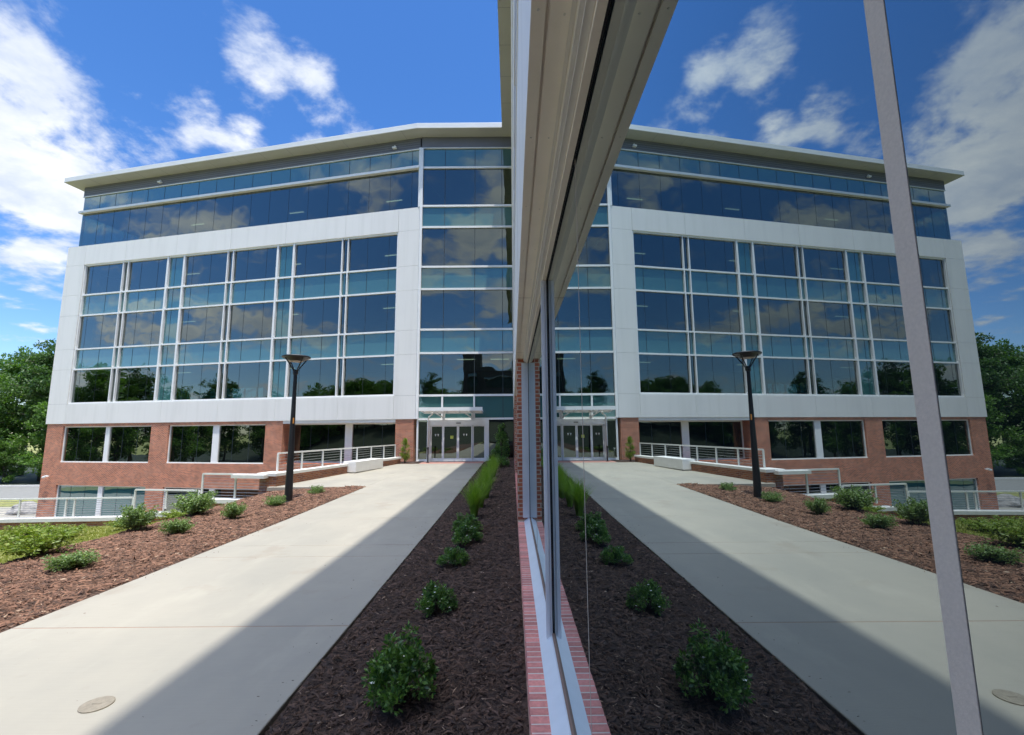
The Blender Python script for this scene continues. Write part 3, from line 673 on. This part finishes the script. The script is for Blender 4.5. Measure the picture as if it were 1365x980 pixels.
for (a,c) in ops:
    # sloped sill pan and frame
    b=MB(); n=0
    b.v=[(.1818,a+.01,SB+.001),(.1818,a+.01,SB+.012),(.262,a+.01,SB+.068),(.30,a+.01,SB+.068),(.30,a+.01,SB+.001)]; b.v+=[(x,c-.01,z) for x,_,z in b.v]
    b.f=[(0,1,6,5),(1,2,7,6),(2,3,8,7),(3,4,9,8),(4,0,5,9),(4,3,2,1,0),(5,6,7,8,9)]
    o=part(b,'window_sill','sillmetal')
    sub(MB().box(.268,.285,a+.01,c-.01,SB+.069,SB+.082),'glazing_bead','rust_line',o)
    # glass
    cuts={-6.5:[-6.5,-4.2,-1.1,.31,1.84,3.47,5.6,7.9],8.7:[8.7,11.3,14,16.6],17.4:[17.4,20,22.5,25]}[a]
    for i,(p,q) in enumerate(zip(cuts[:-1],cuts[1:])):
        gap=.004
        gy0=p+(.06 if i==0 else gap); gy1=q-(.06 if i==len(cuts)-2 else gap)
        o=part(MB().box(GX,GX+.012,gy0,gy1,SB+.074,3.055),'window_pane','mirror_glass')
        if i==0: continue
        hw=.0084 if p==.31 else .0045
        if p in (3.47,-4.2,11.3,20):
            mm=MB().box(GX-.052,GX-.026,p-.03,p-.004,SB+.05,3.047).box(GX-.0255,GX-.009,p-.022,p-.004,SB+.052,3.047).box(GX-.03,GX-.003,p+.002,p+.03,SB+.055,3.047)
            m_=part(mm,'mullion','mull')
            sub(MB().box(GX-.0088,GX-.001,p-.016,p+.0015,SB+.06,3.045),'gasket','gasket',m_)
        elif p in (5.6,):
            part(MB().box(GX-.002,GX+.02,p-.004,p+.004,SB+.08,3.05),'glass_joint','sealant')
        else:
            part(MB().box(GX-.0006,GX+.02,p-hw,p+hw,SB+.08,3.05),'glass_joint','sealant',)
    # jambs
    for y0,y1 in ((a+.001,a+.06),(c-.06,c-.001)):
        part(MB().box(.163,GX-.006,y0,y1,SB+.07,3.047),'window_jamb','alu')
    part(MB().box(GX-.004,GX-.001,c-.07,c-.0605,SB+.085,3.05),'gasket','gasket')
    part(MB().box(GX-.005,GX+.02,c-.0595,c-.002,SB+.08,3.04),'gasket','gasket')
    # head: frame, gasket, grey flashing, cream soffit with a groove
    part(MB().box(.2414,.2705,a+.005,c-.005,3.048,3.12),'head_frame','cream')
    part(MB().box(.271,.279,a+.005,c-.005,3.052,3.12),'gasket','gasket')
    part(MB().box(.214,.2405,a+.005,c-.005,3.066,3.13),'head_flashing','greymetal')
    part(MB().box(.2,.2135,a+.005,c-.005,3.085,3.131),'head_flashing','greymetal')
y0,y1=-12,26.95
b=MB().box(XF,.1095,y0,y1,3.133,3.16).box(.1215,.185,y0,y1,3.133,3.16).box(.09,.14,y0,y1,3.145,3.17)
part(b,'header_soffit','cream')
part(MB().box(.1855,.2135,y0,y1,3.1325,3.18).box(.2,.5,y0,y1,3.14,3.3),'header_return','greymetal')
hd=MB()
for y in (-1.9,1.15,4.2,7.25,10.3,13.35,16.4,19.5,22.5):
    hd.box(XF+.001,.1845,y,y+.0035,3.1315,3.1335); hd.box(XF-.0008,XF+.001,y,y+.0035,3.134,4.91)
part(hd,'header_joint','joint')
rg=random.Random(4)
for y in np.arange(.6,8,.61):
    for x in (.0875,.165):
        part(MB().lathe((x+rg.uniform(-.002,.002),float(y)+rg.uniform(-.02,.02),3.1305),[(.0035,0),(.0035,.002),(.0045,.0027)],8),'screw_head','greymetal')
# upper facade, glass strips between white bands
for (z0,z1) in ((3.161,4.92),(7.0,8.3),(10.9,12.2),(14.6,15.9)):
    part(MB().box(XF,.4,y0,y1,z0,z1),'facade_band','white')
for (z0,z1) in ((4.92,7.0),(8.3,10.9),(12.2,14.6),(15.9,19.8)):
    o=part(MB().box(XF+.06,.2,y0,y1,z0,z1),'window_strip','dark_glass')
    fr=MB()
    y=y0+.2
    while y<26.8: fr.box(XF+.0,XF+.06,y,y+.06,z0,z1); y+=1.5
    fr.box(XF-.01,XF+.06,y0,y1,z0+.001,z0+.08)
    sub(fr,'strip_frame','trim',o)
part(MB().box(XF,.4,y0,y1,19.8,20.56),'parapet_wall','greywall')
part(MB().box(.5,14,-12,25.5,.3,20.5),'inner_core','interior')
part(MB().box(.3,.5,-12,25.5,3.2,20.5),'inner_lining','interior')

# ------------------------------------------------------------------ garden walls and railings
L3=Vector((LD.x,LD.y,0)); Lang=math.atan2(-LD.y,-LD.x)
Lm=Matrix.Translation((L0.x,L0.y,0))@Matrix.Rotation(-WA,4,'Z')
# brick parapet from the pier back to the building
PA=Vector((-8.12,16.0)); PB=Vector((-6.15,25.6)); pd=(PB-PA).normalized(); plen=(PB-PA).length
Pm=Matrix.Translation((PA.x,PA.y,0))@Matrix.Rotation(math.atan2(pd.y,pd.x),4,'Z')
root=empty('garden_wall',mtx=Pm); tag(root,'orange red brick parapet wall with pale stone cap beside the plaza','wall')
def prt(b,name,mt,root,**k):
    o=b.build(name,M[mt],**k); o.parent=root; return o
b=MB(); b.box(0,.62,-.02,.62,-1.2,.40).box(.62,plen,.02,.32,-.6,.40); prt(b,'brick_wall','brick2',root)
prt(MB().box(-.06,.68,-.08,.68,.40,.51),'wall_cap','cap',root,bevel=.01)
cp_=MB(); x=.685
while x<plen: cp_.box(x,min(x+1.19,plen),-.035,.38,.40,.505); x+=1.195
prt(cp_,'wall_cap','cap',root,bevel=.008)
def railing(name,label,mtx,x0,x1,z0,z1,nposts,y=0,slope=0,ncab=7,z0b=None,z1b=None,posts=None):
    """z0..z1 at x0; z0b..z1b at x1"""
    z0b=z0 if z0b is None else z0b; z1b=z1 if z1b is None else z1b
    root=empty(name,mtx=mtx); tag(root,label,'railing','cable railings on the garden walls')
    lerp=lambda a,b_,t:a+(b_-a)*t
    prt(MB().bar((x0,y,z1),(x1,y,z1b),.065,.055),'top_rail','rail',root)
    ps=posts or [i/(nposts-1) for i in range(nposts)]
    for t in ps:
        x=lerp(x0,x1,t); prt(MB().box(x-.03,x+.03,y-.022,y+.022,lerp(z0,z0b,t),lerp(z1,z1b,t)-.02),'post','rail',root)
    for k in range(ncab):
        t=(k+1)/(ncab+1); c=MB(); c.tube([(x0,y,lerp(z0,z1,t)),(x1,y,lerp(z0b,z1b,t))],.008,6); prt(c,'cable','cable',root)
    return root
railing('railing','cable railing on the brick parapet beside the plaza bench',Pm,.45,plen-.1,.51,1.15,8,y=.3,ncab=5)
# retaining wall stepping down to the left (local -x = away to the left)
def wall_piece(label,s0,s1,zt0,zt1,th=.3,zb=-4):
    root=empty('retaining_wall',mtx=Lm); tag(root,label,'wall','pale capped retaining walls above the lower patio')
    n=MB(); n.v=[(-s0,.02,zb),(-s1,.02,zb),(-s1,th-.02,zb),(-s0,th-.02,zb),(-s0,.02,zt0-.13),(-s1,.02,zt1-.13),(-s1,th-.02,zt1-.13),(-s0,th-.02,zt0-.13)]
    n.f=[(0,3,2,1),(4,5,6,7),(0,1,5,4),(1,2,6,5),(2,3,7,6),(3,0,4,7)]
    n.f=[tuple(reversed(q)) for q in n.f]
    prt(n,'brick_wall','brick2',root)
    c=MB(); e=.05; c.v=[(-s0,-e,zt0-.13),(-s1,-e,zt1-.13),(-s1,th+e,zt1-.13),(-s0,th+e,zt0-.13),(-s0,-e,zt0),(-s1,-e,zt1),(-s1,th+e,zt1),(-s0,th+e,zt0)]
    c.f=[tuple(reversed(q)) for q in [(0,3,2,1),(4,5,6,7),(0,1,5,4),(1,2,6,5),(2,3,7,6),(3,0,4,7)]]
    prt(c,'wall_cap','cap',root)
wall_piece('highest step of the capped wall next to the brick pier',.3,3.2,-.36,-.38)
wall_piece('short middle step of the white capped retaining wall',3.22,4.9,-.88,-.90)
wall_piece('long sloping white capped retaining wall at the left edge',4.92,24,-1.03,-1.9)
railing('railing','highest cable railing beside the brick pier',Lm,-2.72,-.15,-.36,.46,3,y=.15,posts=[0,.53])
railing('railing','middle cable railing on the stepped wall',Lm,-5.6,-2.82,-.9,-.13,4,y=.15,z0=-.98 if False else -.9,posts=[0,.5,1]) if False else railing('railing','middle cable railing on the stepped wall',Lm,-5.6,-2.82,-1.05,-.14,3,y=.15,z0b=-.5,z1b=-.12,posts=[0,.5,1])
railing('railing','long cable railing running out at the left edge',Lm,-5.66,-22,-1.05,-.42,12,y=.15,z0b=-1.8,z1b=-.95,posts=[0,.165,.19,.33,.45,.57,.69,.81,1])
o=MB().box(-1.42,-.12,-.02,.3,.34,.455).build('cap_stub',M['cap'],mtx=Lm); tag(o,'pale horizontal stone ledge projecting left from the brick pier','ledge')

# bench
bm=Matrix.Translation((-6.83,20.32,float(gz(20.3))))@Matrix.Rotation(math.atan2(2.43,.47),4,'Z')
b=MB().box(0,2.55,0,.62,.0+.04,.50).box(.12,2.43,.1,.52,0,.04)
o=b.build('bench',M['bench'],mtx=bm,bevel=.015); tag(o,'solid white concrete block bench on the plaza by the brick parapet','bench')

# lamp post
LX,LY=-6.25,13.1; LZ=float(kz(LX))
root=empty('street_lamp',(LX,LY,LZ)); tag(root,'black tapered lamp post with a flat dish head standing in the mulch bed','street lamp')
prt(MB().lathe((0,0,0),[(.16,0),(.16,.05),(.11,.07),(.105,.3),(.085,1.3),(.065,2.3),(.055,3.0),(.052,3.62)],24),'pole','black',root,smooth=False)
prt(MB().lathe((0,0,3.6),[(.06,0),(.075,.02),(.075,.12),(.06,.14)],20),'collar','black',root)
for k in range(4):
    a=math.pi/4+k*math.pi/2+.2; c_,s_=math.cos(a),math.sin(a)
    prt(MB().tube([(.03*c_,.03*s_,3.66),(.14*c_,.14*s_,3.82),(.33*c_,.33*s_,4.06)],.016,8),'lamp_arm','black',root)
prt(MB().lathe((0,0,3.99),[(.20,0),(.30,.055),(.385,.10),(.39,.125),(.36,.15),(.05,.17)],40),'lamp_head','black',root)
prt(MB().lathe((0,0,3.975),[(.05,0),(.19,.003),(.20,.014)],32),'lamp_lens','lens',root)
prt(MB().box(.035,.062,-.075,-.045,2.2,2.36),'tag','orange',root)

# manhole cover, entrance post, boulders, bike rack
b=MB().lathe((0,0,0),[(.10,0),(.10,.006),(.092,.008)],40).box(-.03,.03,-.006,.006,.008,.010)
o=b.build('access_cover',M['manhole']); o.location=(-2.94,3.51,.001); tag(o,'small round iron access cover set in the near walkway slab','manhole cover')
o=MB().lathe((0,0,0),[(.16,0),(.16,.004),(.13,.005)],40).build('patch',M['grout']); bpy.data.objects.remove(o)
root=empty('push_button_post',(-4.72,25.9,.15)); tag(root,'short black post standing left of the entrance doors','post')
prt(MB().lathe((0,0,0),[(.09,0),(.09,.03),(.035,.04),(.035,.85),(.02,.87)],14),'shaft','black',root)
prt(MB().box(-.05,.05,-.06,-.03,.72,.84),'button_box','black',root)
def boulder(loc,s,seed,label):
    import bmesh
    bmn=bmesh.new(); bmesh.ops.create_icosphere(bmn,subdivisions=3,radius=1); rg=random.Random(seed)
    from mathutils import noise as mn
    for v in bmn.verts:
        d=mn.noise(v.co*1.4+Vector((seed,0,0)))*.35+mn.noise(v.co*4+Vector((seed,2,0)))*.08; v.co=Vector((v.co.x*s[0],v.co.y*s[1],v.co.z*s[2]))*(1+d)
    me=bpy.data.meshes.new('boulder'); bmn.to_mesh(me); me.materials.append(M['rockmat']); o=bpy.data.objects.new('boulder',me); col.objects.link(o); o.location=loc; tag(o,label,'boulder','grey boulders on the far patio')
boulder((-36.6,35.6,-3.8),(1.4,.8,.6),1,'low grey boulder on the far patio behind the left railing')
boulder((-33.4,34.9,-3.85),(.9,.7,.45),5,'smaller grey boulder nearest the building corner')

# ------------------------------------------------------------------ plants
def leaf_cloud(name, centers, rads, per, size, mt, seed, aspect=.45, up=.35, droop=0):
    g_=np.random.default_rng(seed); n=len(centers)*per
    C=np.repeat(np.asarray(centers,float),per,0); Rr=np.repeat(np.asarray(rads,float),per,0)
    d=g_.normal(size=(n,3)); d/=np.linalg.norm(d,axis=1)[:,None]; rad=g_.random(n)**.45
    P=C+d*rad[:,None]*Rr; dirn=d+g_.normal(size=(n,3))*.6; dirn[:,2]+=up; dirn/=np.linalg.norm(dirn,axis=1)[:,None]
    sd=np.cross(dirn,g_.normal(size=(n,3))); sd/=np.linalg.norm(sd,axis=1)[:,None]; nr=np.cross(dirn,sd)
    S=size*g_.uniform(.6,1.35,n)[:,None]
    a=P; b=P+dirn*S*.5+sd*S*aspect*.5+nr*S*.06; c=P+dirn*S; e=P+dirn*S*.5-sd*S*aspect*.5+nr*S*.06
    return quads_mesh(name,np.stack([a,b,c,e],1),mt)
def shrub_meshes(kind, seed):
    g_=np.random.default_rng(seed); 
    if kind=='round': # gardenia like, dense with shoots   (unit: radius ~.5, height 1)
        cs=[];rs=[];st=MB()
        for i in range(46):
            a=g_.random()*6.283; r_=.42*math.sqrt(g_.random()); h=.18+.75*(1-(r_/.48)**2)*g_.uniform(.45,1)
            if i%5==0: r_*=1.2; h*=1.08
            c=(r_*math.cos(a)*1.15,r_*math.sin(a)*1.15,h); cs.append(c); s=g_.uniform(.07,.12); rs.append((s,s,s*1.3)); 
            st.tube([(0,0,0),(c[0]*.4,c[1]*.4,h*.45),c],[.012,.008,.004],5)
        return leaf_cloud('foliage',cs,rs,85,.075,M['leaf_dark'],seed),st
    if kind=='vase': # spreading, arching shoots, light green
        cs=[];rs=[];st=MB()
        for i in range(70):
            a=g_.random()*6.283; t=g_.random()**.6; r_=.55*t; h=.35+.6*g_.random()*(1-.25*t)
            p1=(r_*.35*math.cos(a),r_*.35*math.sin(a),h*.55)
            for q in (.5,.7,.88,1.04):
                cs.append((r_*q*math.cos(a),r_*q*math.sin(a),h*(.1+.9*q**.8))); s=.045+.03*g_.random(); rs.append((s,s,s))
            st.tube([(0,0,0),p1,(r_*math.cos(a),r_*math.sin(a),h)],[.01,.007,.003],5)
        return leaf_cloud('foliage',cs,rs,11,.08,M['leaf_mid'],seed,up=.5),st
    if kind=='column':
        cs=[];rs=[];st=MB().tube([(0,0,0),(0,0,.9)],[.03,.01],6)
        for i in range(60):
            z=g_.uniform(.06,.97); r_=.19*math.sin(min(1,(1-z)*1.5+.08)*1.57)*g_.uniform(.3,1); a=g_.random()*6.283; cs.append((r_*math.cos(a),r_*math.sin(a),z)); rs.append((.05,.05,.07))
        return leaf_cloud('foliage',cs,rs,45,.04,M['leaf_yellow'],seed,up=1.2),st
protos={}
def shrub(kind, var, loc, h, wd, label, cat='shrub', group=None, mt=None, flowers=0, name=None):
    key=(kind,var,mt)
    if key not in protos:
        me,st=shrub_meshes(kind,var*17+3)
        if mt: me.materials.clear(); me.materials.append(M[mt])
        sm=bpy.data.meshes.new('stem'); sm.from_pydata(st.v,[],st.f); sm.materials.append(M['twig'])
        fm=None
        if flowers:
            fb=MB(); g_=np.random.default_rng(var+90); vs=np.array([v.co[:] for v in me.vertices]); idx=g_.choice(len(vs),flowers)
            for i in idx:
                p=vs[i]*1.04; 
                for q in range(5):
                    a=q*1.257; c=Vector(p)+Vector((math.cos(a)*.02,math.sin(a)*.02,.004)); n=len(fb.v); fb.v+=[tuple(Vector(p)),tuple(c+Vector((-math.sin(a)*.015,math.cos(a)*.015,.006))),tuple(c+Vector((math.cos(a)*.018,math.sin(a)*.018,.004))),tuple(c-Vector((-math.sin(a)*.015,math.cos(a)*.015,-.006)))]; fb.f.append((n,n+1,n+2,n+3))
            fm=bpy.data.meshes.new('flower'); fm.from_pydata(fb.v,[],fb.f); fm.materials.append(M['flower'])
        protos[key]=(me,sm,fm)
    me,sm,fm=protos[key]
    o=empty(name or ('columnar_shrub' if kind=='column' else 'shrub'),loc,random.random()*6.28); tag(o,label,cat,group); o.scale=(wd,wd,h)
    link('foliage',me,o); link('stem',sm,o)
    if fm: link('flower',fm,o)
    return o
def zr(X,Y): return float(rb(np.array(X),np.array(Y)))
GR='flowering shrubs in the shaded bed'
for i,(x,y,h,wd,l,v,fl) in enumerate([(-.74,3.3,.45,.45,'largest dark green shrub nearest the camera in the shaded bed',1,9),
    (-.76,4.8,.33,.36,'second shrub of the shaded bed with many white and yellow blooms',2,26),
    (-.80,6.35,.30,.36,'dark shrub third from the camera in the shaded bed',3,9),
    (-.72,7.4,.36,.42,'fourth shrub of the shaded bed with white blooms low on its right',4,16),
    (-.84,8.35,.36,.48,'shrub just in front of the feathery ornamental grass',1,5),
    (-.50,20.5,.6,.7,'white flowered shrub beyond the ornamental grass near the entrance',2,26)]):
    shrub('round',v,(x,y,zr(x,y)-.02),h,wd,l,'shrub',GR,flowers=fl)
def pz(X): return float(kz(X))
GL='young shrubs on the sloping mulch bed'
for x,y,h,wd,l,k,v,mt in [(-8.0,8.0,.5,.92,'wide yellow green shrub at the lawn edge, nearest on the left','vase',1,'leaf_yellow'),
    (-6.38,6.95,.3,.55,'low green shrub in the mulch in front of the wide yellow green one','vase',2,None),
    (-7.82,9.85,.60,.62,'upright grey green shrub between lawn and mulch','vase',3,None),
    (-6.5,9.2,.36,.50,'small round shrub in the mulch right of the upright one','vase',2,None),
    (-7.74,11.5,.66,.92,'tall spreading shrub with long arching shoots by the stepped wall','vase',4,None),
    (-6.3,10.65,.44,.46,'small upright shrub left of the lamp post at mid slope','vase',3,None),
    (-6.2,12.3,.36,.48,'small shrub right beside the foot of the lamp post','vase',1,None),
    (-6.08,14.5,.34,.44,'little shrub behind the lamp post near the bed tip','vase',2,None)]:
    shrub(k,v,(x,y,pz(x)-.01),h,wd,l,'shrub',GL,mt=mt)
GY='low yellow green shrubs below the lawn'
for x,y,h,wd,l in [(-14.2,14.9,.42,1.1,'low yellow green shrub at the left picture edge below the wall'),(-12.7,15.6,.36,.9,'yellow green shrub close under the long sloping wall'),(-10.9,15.3,.34,.8,'pale green shrub between the lawn and the middle step'),(-16.2,15.8,.45,1.2,'yellow green shrub farthest left under the long railing')]:
    shrub('vase',1,(x,y,pz(x)),h,wd,l,'shrub',GY,mt='leaf_yellow')
shrub('column',1,(-6.0,25.9,.16),1.32,1.5,'bright green columnar evergreen beside the entrance brick pier','shrub',mt='leaf_yellow')
shrub('column',2,(-.62,24.6,.2),2.0,2.2,'dark columnar evergreen in front of the right sidelight','shrub',mt='leaf_dark')
# ornamental grass
def grass_mesh(seed):
    g_=np.random.default_rng(seed); n=700; a=g_.random(n)*6.283; L_=g_.uniform(.6,1.1,n); lean=g_.uniform(.1,.75,n)**1.2; r_=.07*np.sqrt(g_.random(n)); b0=g_.random(n)*6.283
    P0=np.stack([r_*np.cos(b0),r_*np.sin(b0),0*r_],-1); segs=4; F=[]
    dx=np.stack([np.cos(a),np.sin(a),0*a],-1); s=np.stack([-np.sin(a),np.cos(a),0*a],-1); pts=[]
    for k in range(segs+1):
        t=k/segs; pts.append(P0+dx*(lean*L_*t**1.6*.75)[:,None]+np.array([0,0,1.])*(L_*(t-.35*lean*t**2.5))[:,None])
    W=.007
    for k in range(segs):
        w0=W*(1-k/segs)+.0008; w1=W*(1-(k+1)/segs)+.0006; F.append(np.stack([pts[k]-s*w0,pts[k]+s*w0,pts[k+1]+s*w1,pts[k+1]-s*w1],1))
    return quads_mesh('grass_clump',np.concatenate(F),M['leaf_grass'])
gm_=[grass_mesh(5),grass_mesh(8)]
for i,(y,l) in enumerate([(9.7,'nearest clump of feathery bright green ornamental grass'),(10.9,'second ornamental grass clump from the camera'),(12.2,'third ornamental grass clump from the camera'),(13.7,'fourth ornamental grass clump, middle of the row'),(15.3,'fifth ornamental grass clump, beyond the row middle'),(17.0,'sixth ornamental grass clump, second from the entrance'),(18.8,'ornamental grass clump farthest from the camera')]):
    o=link('ornamental_grass',gm_[i%2]); o.location=(-.80+.05*(i%3),y,zr(-.8,y)); o.scale=(.82,.82,.8); o.rotation_euler=(0,0,i*1.3); tag(o,l,'grass','ornamental grasses in the shaded bed')

# ------------------------------------------------------------------ trees
def tree_meshes(seed,H,mt,cr,trunk_h):
    g_=np.random.default_rng(seed); st=MB(); cs=[];rs=[]
    lean=g_.normal(0,.3,2); top=(lean[0],lean[1],H*.86)
    st.tube([(0,0,-.3),(lean[0]*.2,lean[1]*.2,H*.3),(lean[0]*.6,lean[1]*.6,H*.6),top],[H*.02,H*.016,H*.011,H*.004],9)
    for i in range(30):
        z0=trunk_h+(H*.84-trunk_h)*(i/29)**.9; a=i*2.4+g_.random(); t=(z0-trunk_h)/(H-trunk_h); ln=cr*(1-.55*t**1.6)*g_.uniform(.6,1.05)
        e=(ln*math.cos(a),ln*math.sin(a),z0+ln*g_.uniform(.15,.6)); s0=(lean[0]*z0/H,lean[1]*z0/H,z0); mid=(e[0]*.5,e[1]*.5,(z0+e[2])/2+.1*ln)
        st.tube([s0,mid,e],[H*.006,H*.004,H*.0015],5)
        for k in range(6):
            q=g_.uniform(.35,1.1); c=(e[0]*q+g_.normal(0,.35),e[1]*q+g_.normal(0,.35),z0+(e[2]-z0)*q+g_.normal(0,.4)); cs.append(c); s=g_.uniform(.45,1.0)*cr/4.5; rs.append((s*1.2,s*1.2,s*.7))
    for k in range(12): cs.append((lean[0]+g_.normal(0,cr*.2),lean[1]+g_.normal(0,cr*.2),H*g_.uniform(.82,.98))); s=g_.uniform(.5,.9)*cr/4.5; rs.append((s,s,s*.8))
    me=leaf_cloud('crown',cs,rs,75,.34,mt,seed,aspect=.6,up=.1)
    sm=bpy.data.meshes.new('trunk'); sm.from_pydata(st.v,[],st.f); sm.materials.append(M['bark']); 
    for p in sm.polygons: p.use_smooth=True
    return me,sm
tp=[tree_meshes(1,17,M['leaf_tree'],5.0,4.5),tree_meshes(2,18.5,M['leaf_tree2'],4.6,6),tree_meshes(3,12,M['leaf_tree'],4.6,1.2)]
kinds=['tall green broadleaf tree','tall dark tree with a bare lower trunk','bushy low branching tree']
def tree(x,y,z,p,s,label,group,rz=None):
    o=empty('broadleaf_tree',(x,y,z),random.random()*6.28 if rz is None else rz); o.scale=(s,s,s); tag(o,label,'tree',group); link('crown',tp[p][0],o); link('trunk',tp[p][1],o)
TG='trees beyond the road'
T=[(-66,55,0,.93,'tall bright tree standing at the left picture edge'),(-59,58.5,1,.98,'tallest dark tree, next to the building corner'),(-62,63,0,.95,'green tree rising behind the edge trees'),
   (-55.5,56.5,2,.85,'bushy tree low against the building corner'),(-64.5,56.3,2,.8,'bushy low tree under the bright edge tree'),(-72,60,1,.95,'dark tree partly cut by the left picture edge'),(-69.5,66,0,1.05,'tall tree filling the gap at the left edge'),
   (-60.5,55.6,2,.42,'small understorey tree beside the road kerb'),(-57.0,64,0,1.0,'tree just showing over the building corner'),(-53.5,60,1,.9,'dark tree mostly behind the building corner'),(-78,58,0,1,'tree beyond the left picture edge'),
   (-62.5,54.6,2,.36,'small leafy bush tree in front of the dark woods')]
for x,y,p,s,l in T: tree(x,y,-4,p,s,l,TG)
# woods behind the camera, seen in the windows' reflections
WG='trees reflected in the windows'
M['litter']=mat('leaf_litter',(.018,.026,.012),.95,noise=.5,nscale=2,bump=1,bscale=8)
bank=grid('wooded_bank',lambda U,V:-95+U*125,lambda U,V,X:-18-V*80,lambda X,Y:np.minimum(0,kz(X))+.05+np.clip((-18-Y)/20,0,1)**1.2*(3.6-np.minimum(0,kz(X))),30,24,M['litter'])
for i in range(30):
    row=i%2; x=-80+i*2.75+random.uniform(-1,1); y=-34-7*row-random.uniform(0,4)
    if -22<x<14: y=-58-random.uniform(0,8)
    p=(2,1,2,0)[i%4]
    tree(x,y,3.2,p,random.uniform(.55,.8) if p!=2 else random.uniform(.7,.9),'dark woodland tree behind the viewpoint, seen only as a reflection in the facade',WG)
# dark office tower behind, seen in the entrance glass
for i in range(26):
    y=38-i*3.4+random.uniform(-1,1); x=-74-random.uniform(0,7)+max(0,y-15)*.25
    tree(x,y,-4,(0,2,1,2)[i%4],random.uniform(.75,1.0),'woodland tree left of the building, seen only as a reflection in its windows','trees reflected in the ground floor windows')
tag(MB().box(-140,-70,-60,36,-4.5,-3.9).build('woodland_floor',M['litter']),kind='structure')
tw=empty('rear_tower',(-8,-46,2)); tag(tw,'dark stair tower and low block reflected in the entrance glass','building')
prt(MB().box(-2.6,1.6,-4,4,-1,16.6),'tower_wall','darkbrick',tw); prt(MB().box(1.62,16,-3,6,-1,12.6),'block_wall','darkbrick',tw)
prt(MB().box(-1.6,.6,4.0,4.06,1,12),'tower_window','dark_glass',tw); prt(MB().box(2.4,15,6.0,6.06,8.5,11.2),'block_window','dark_glass',tw)
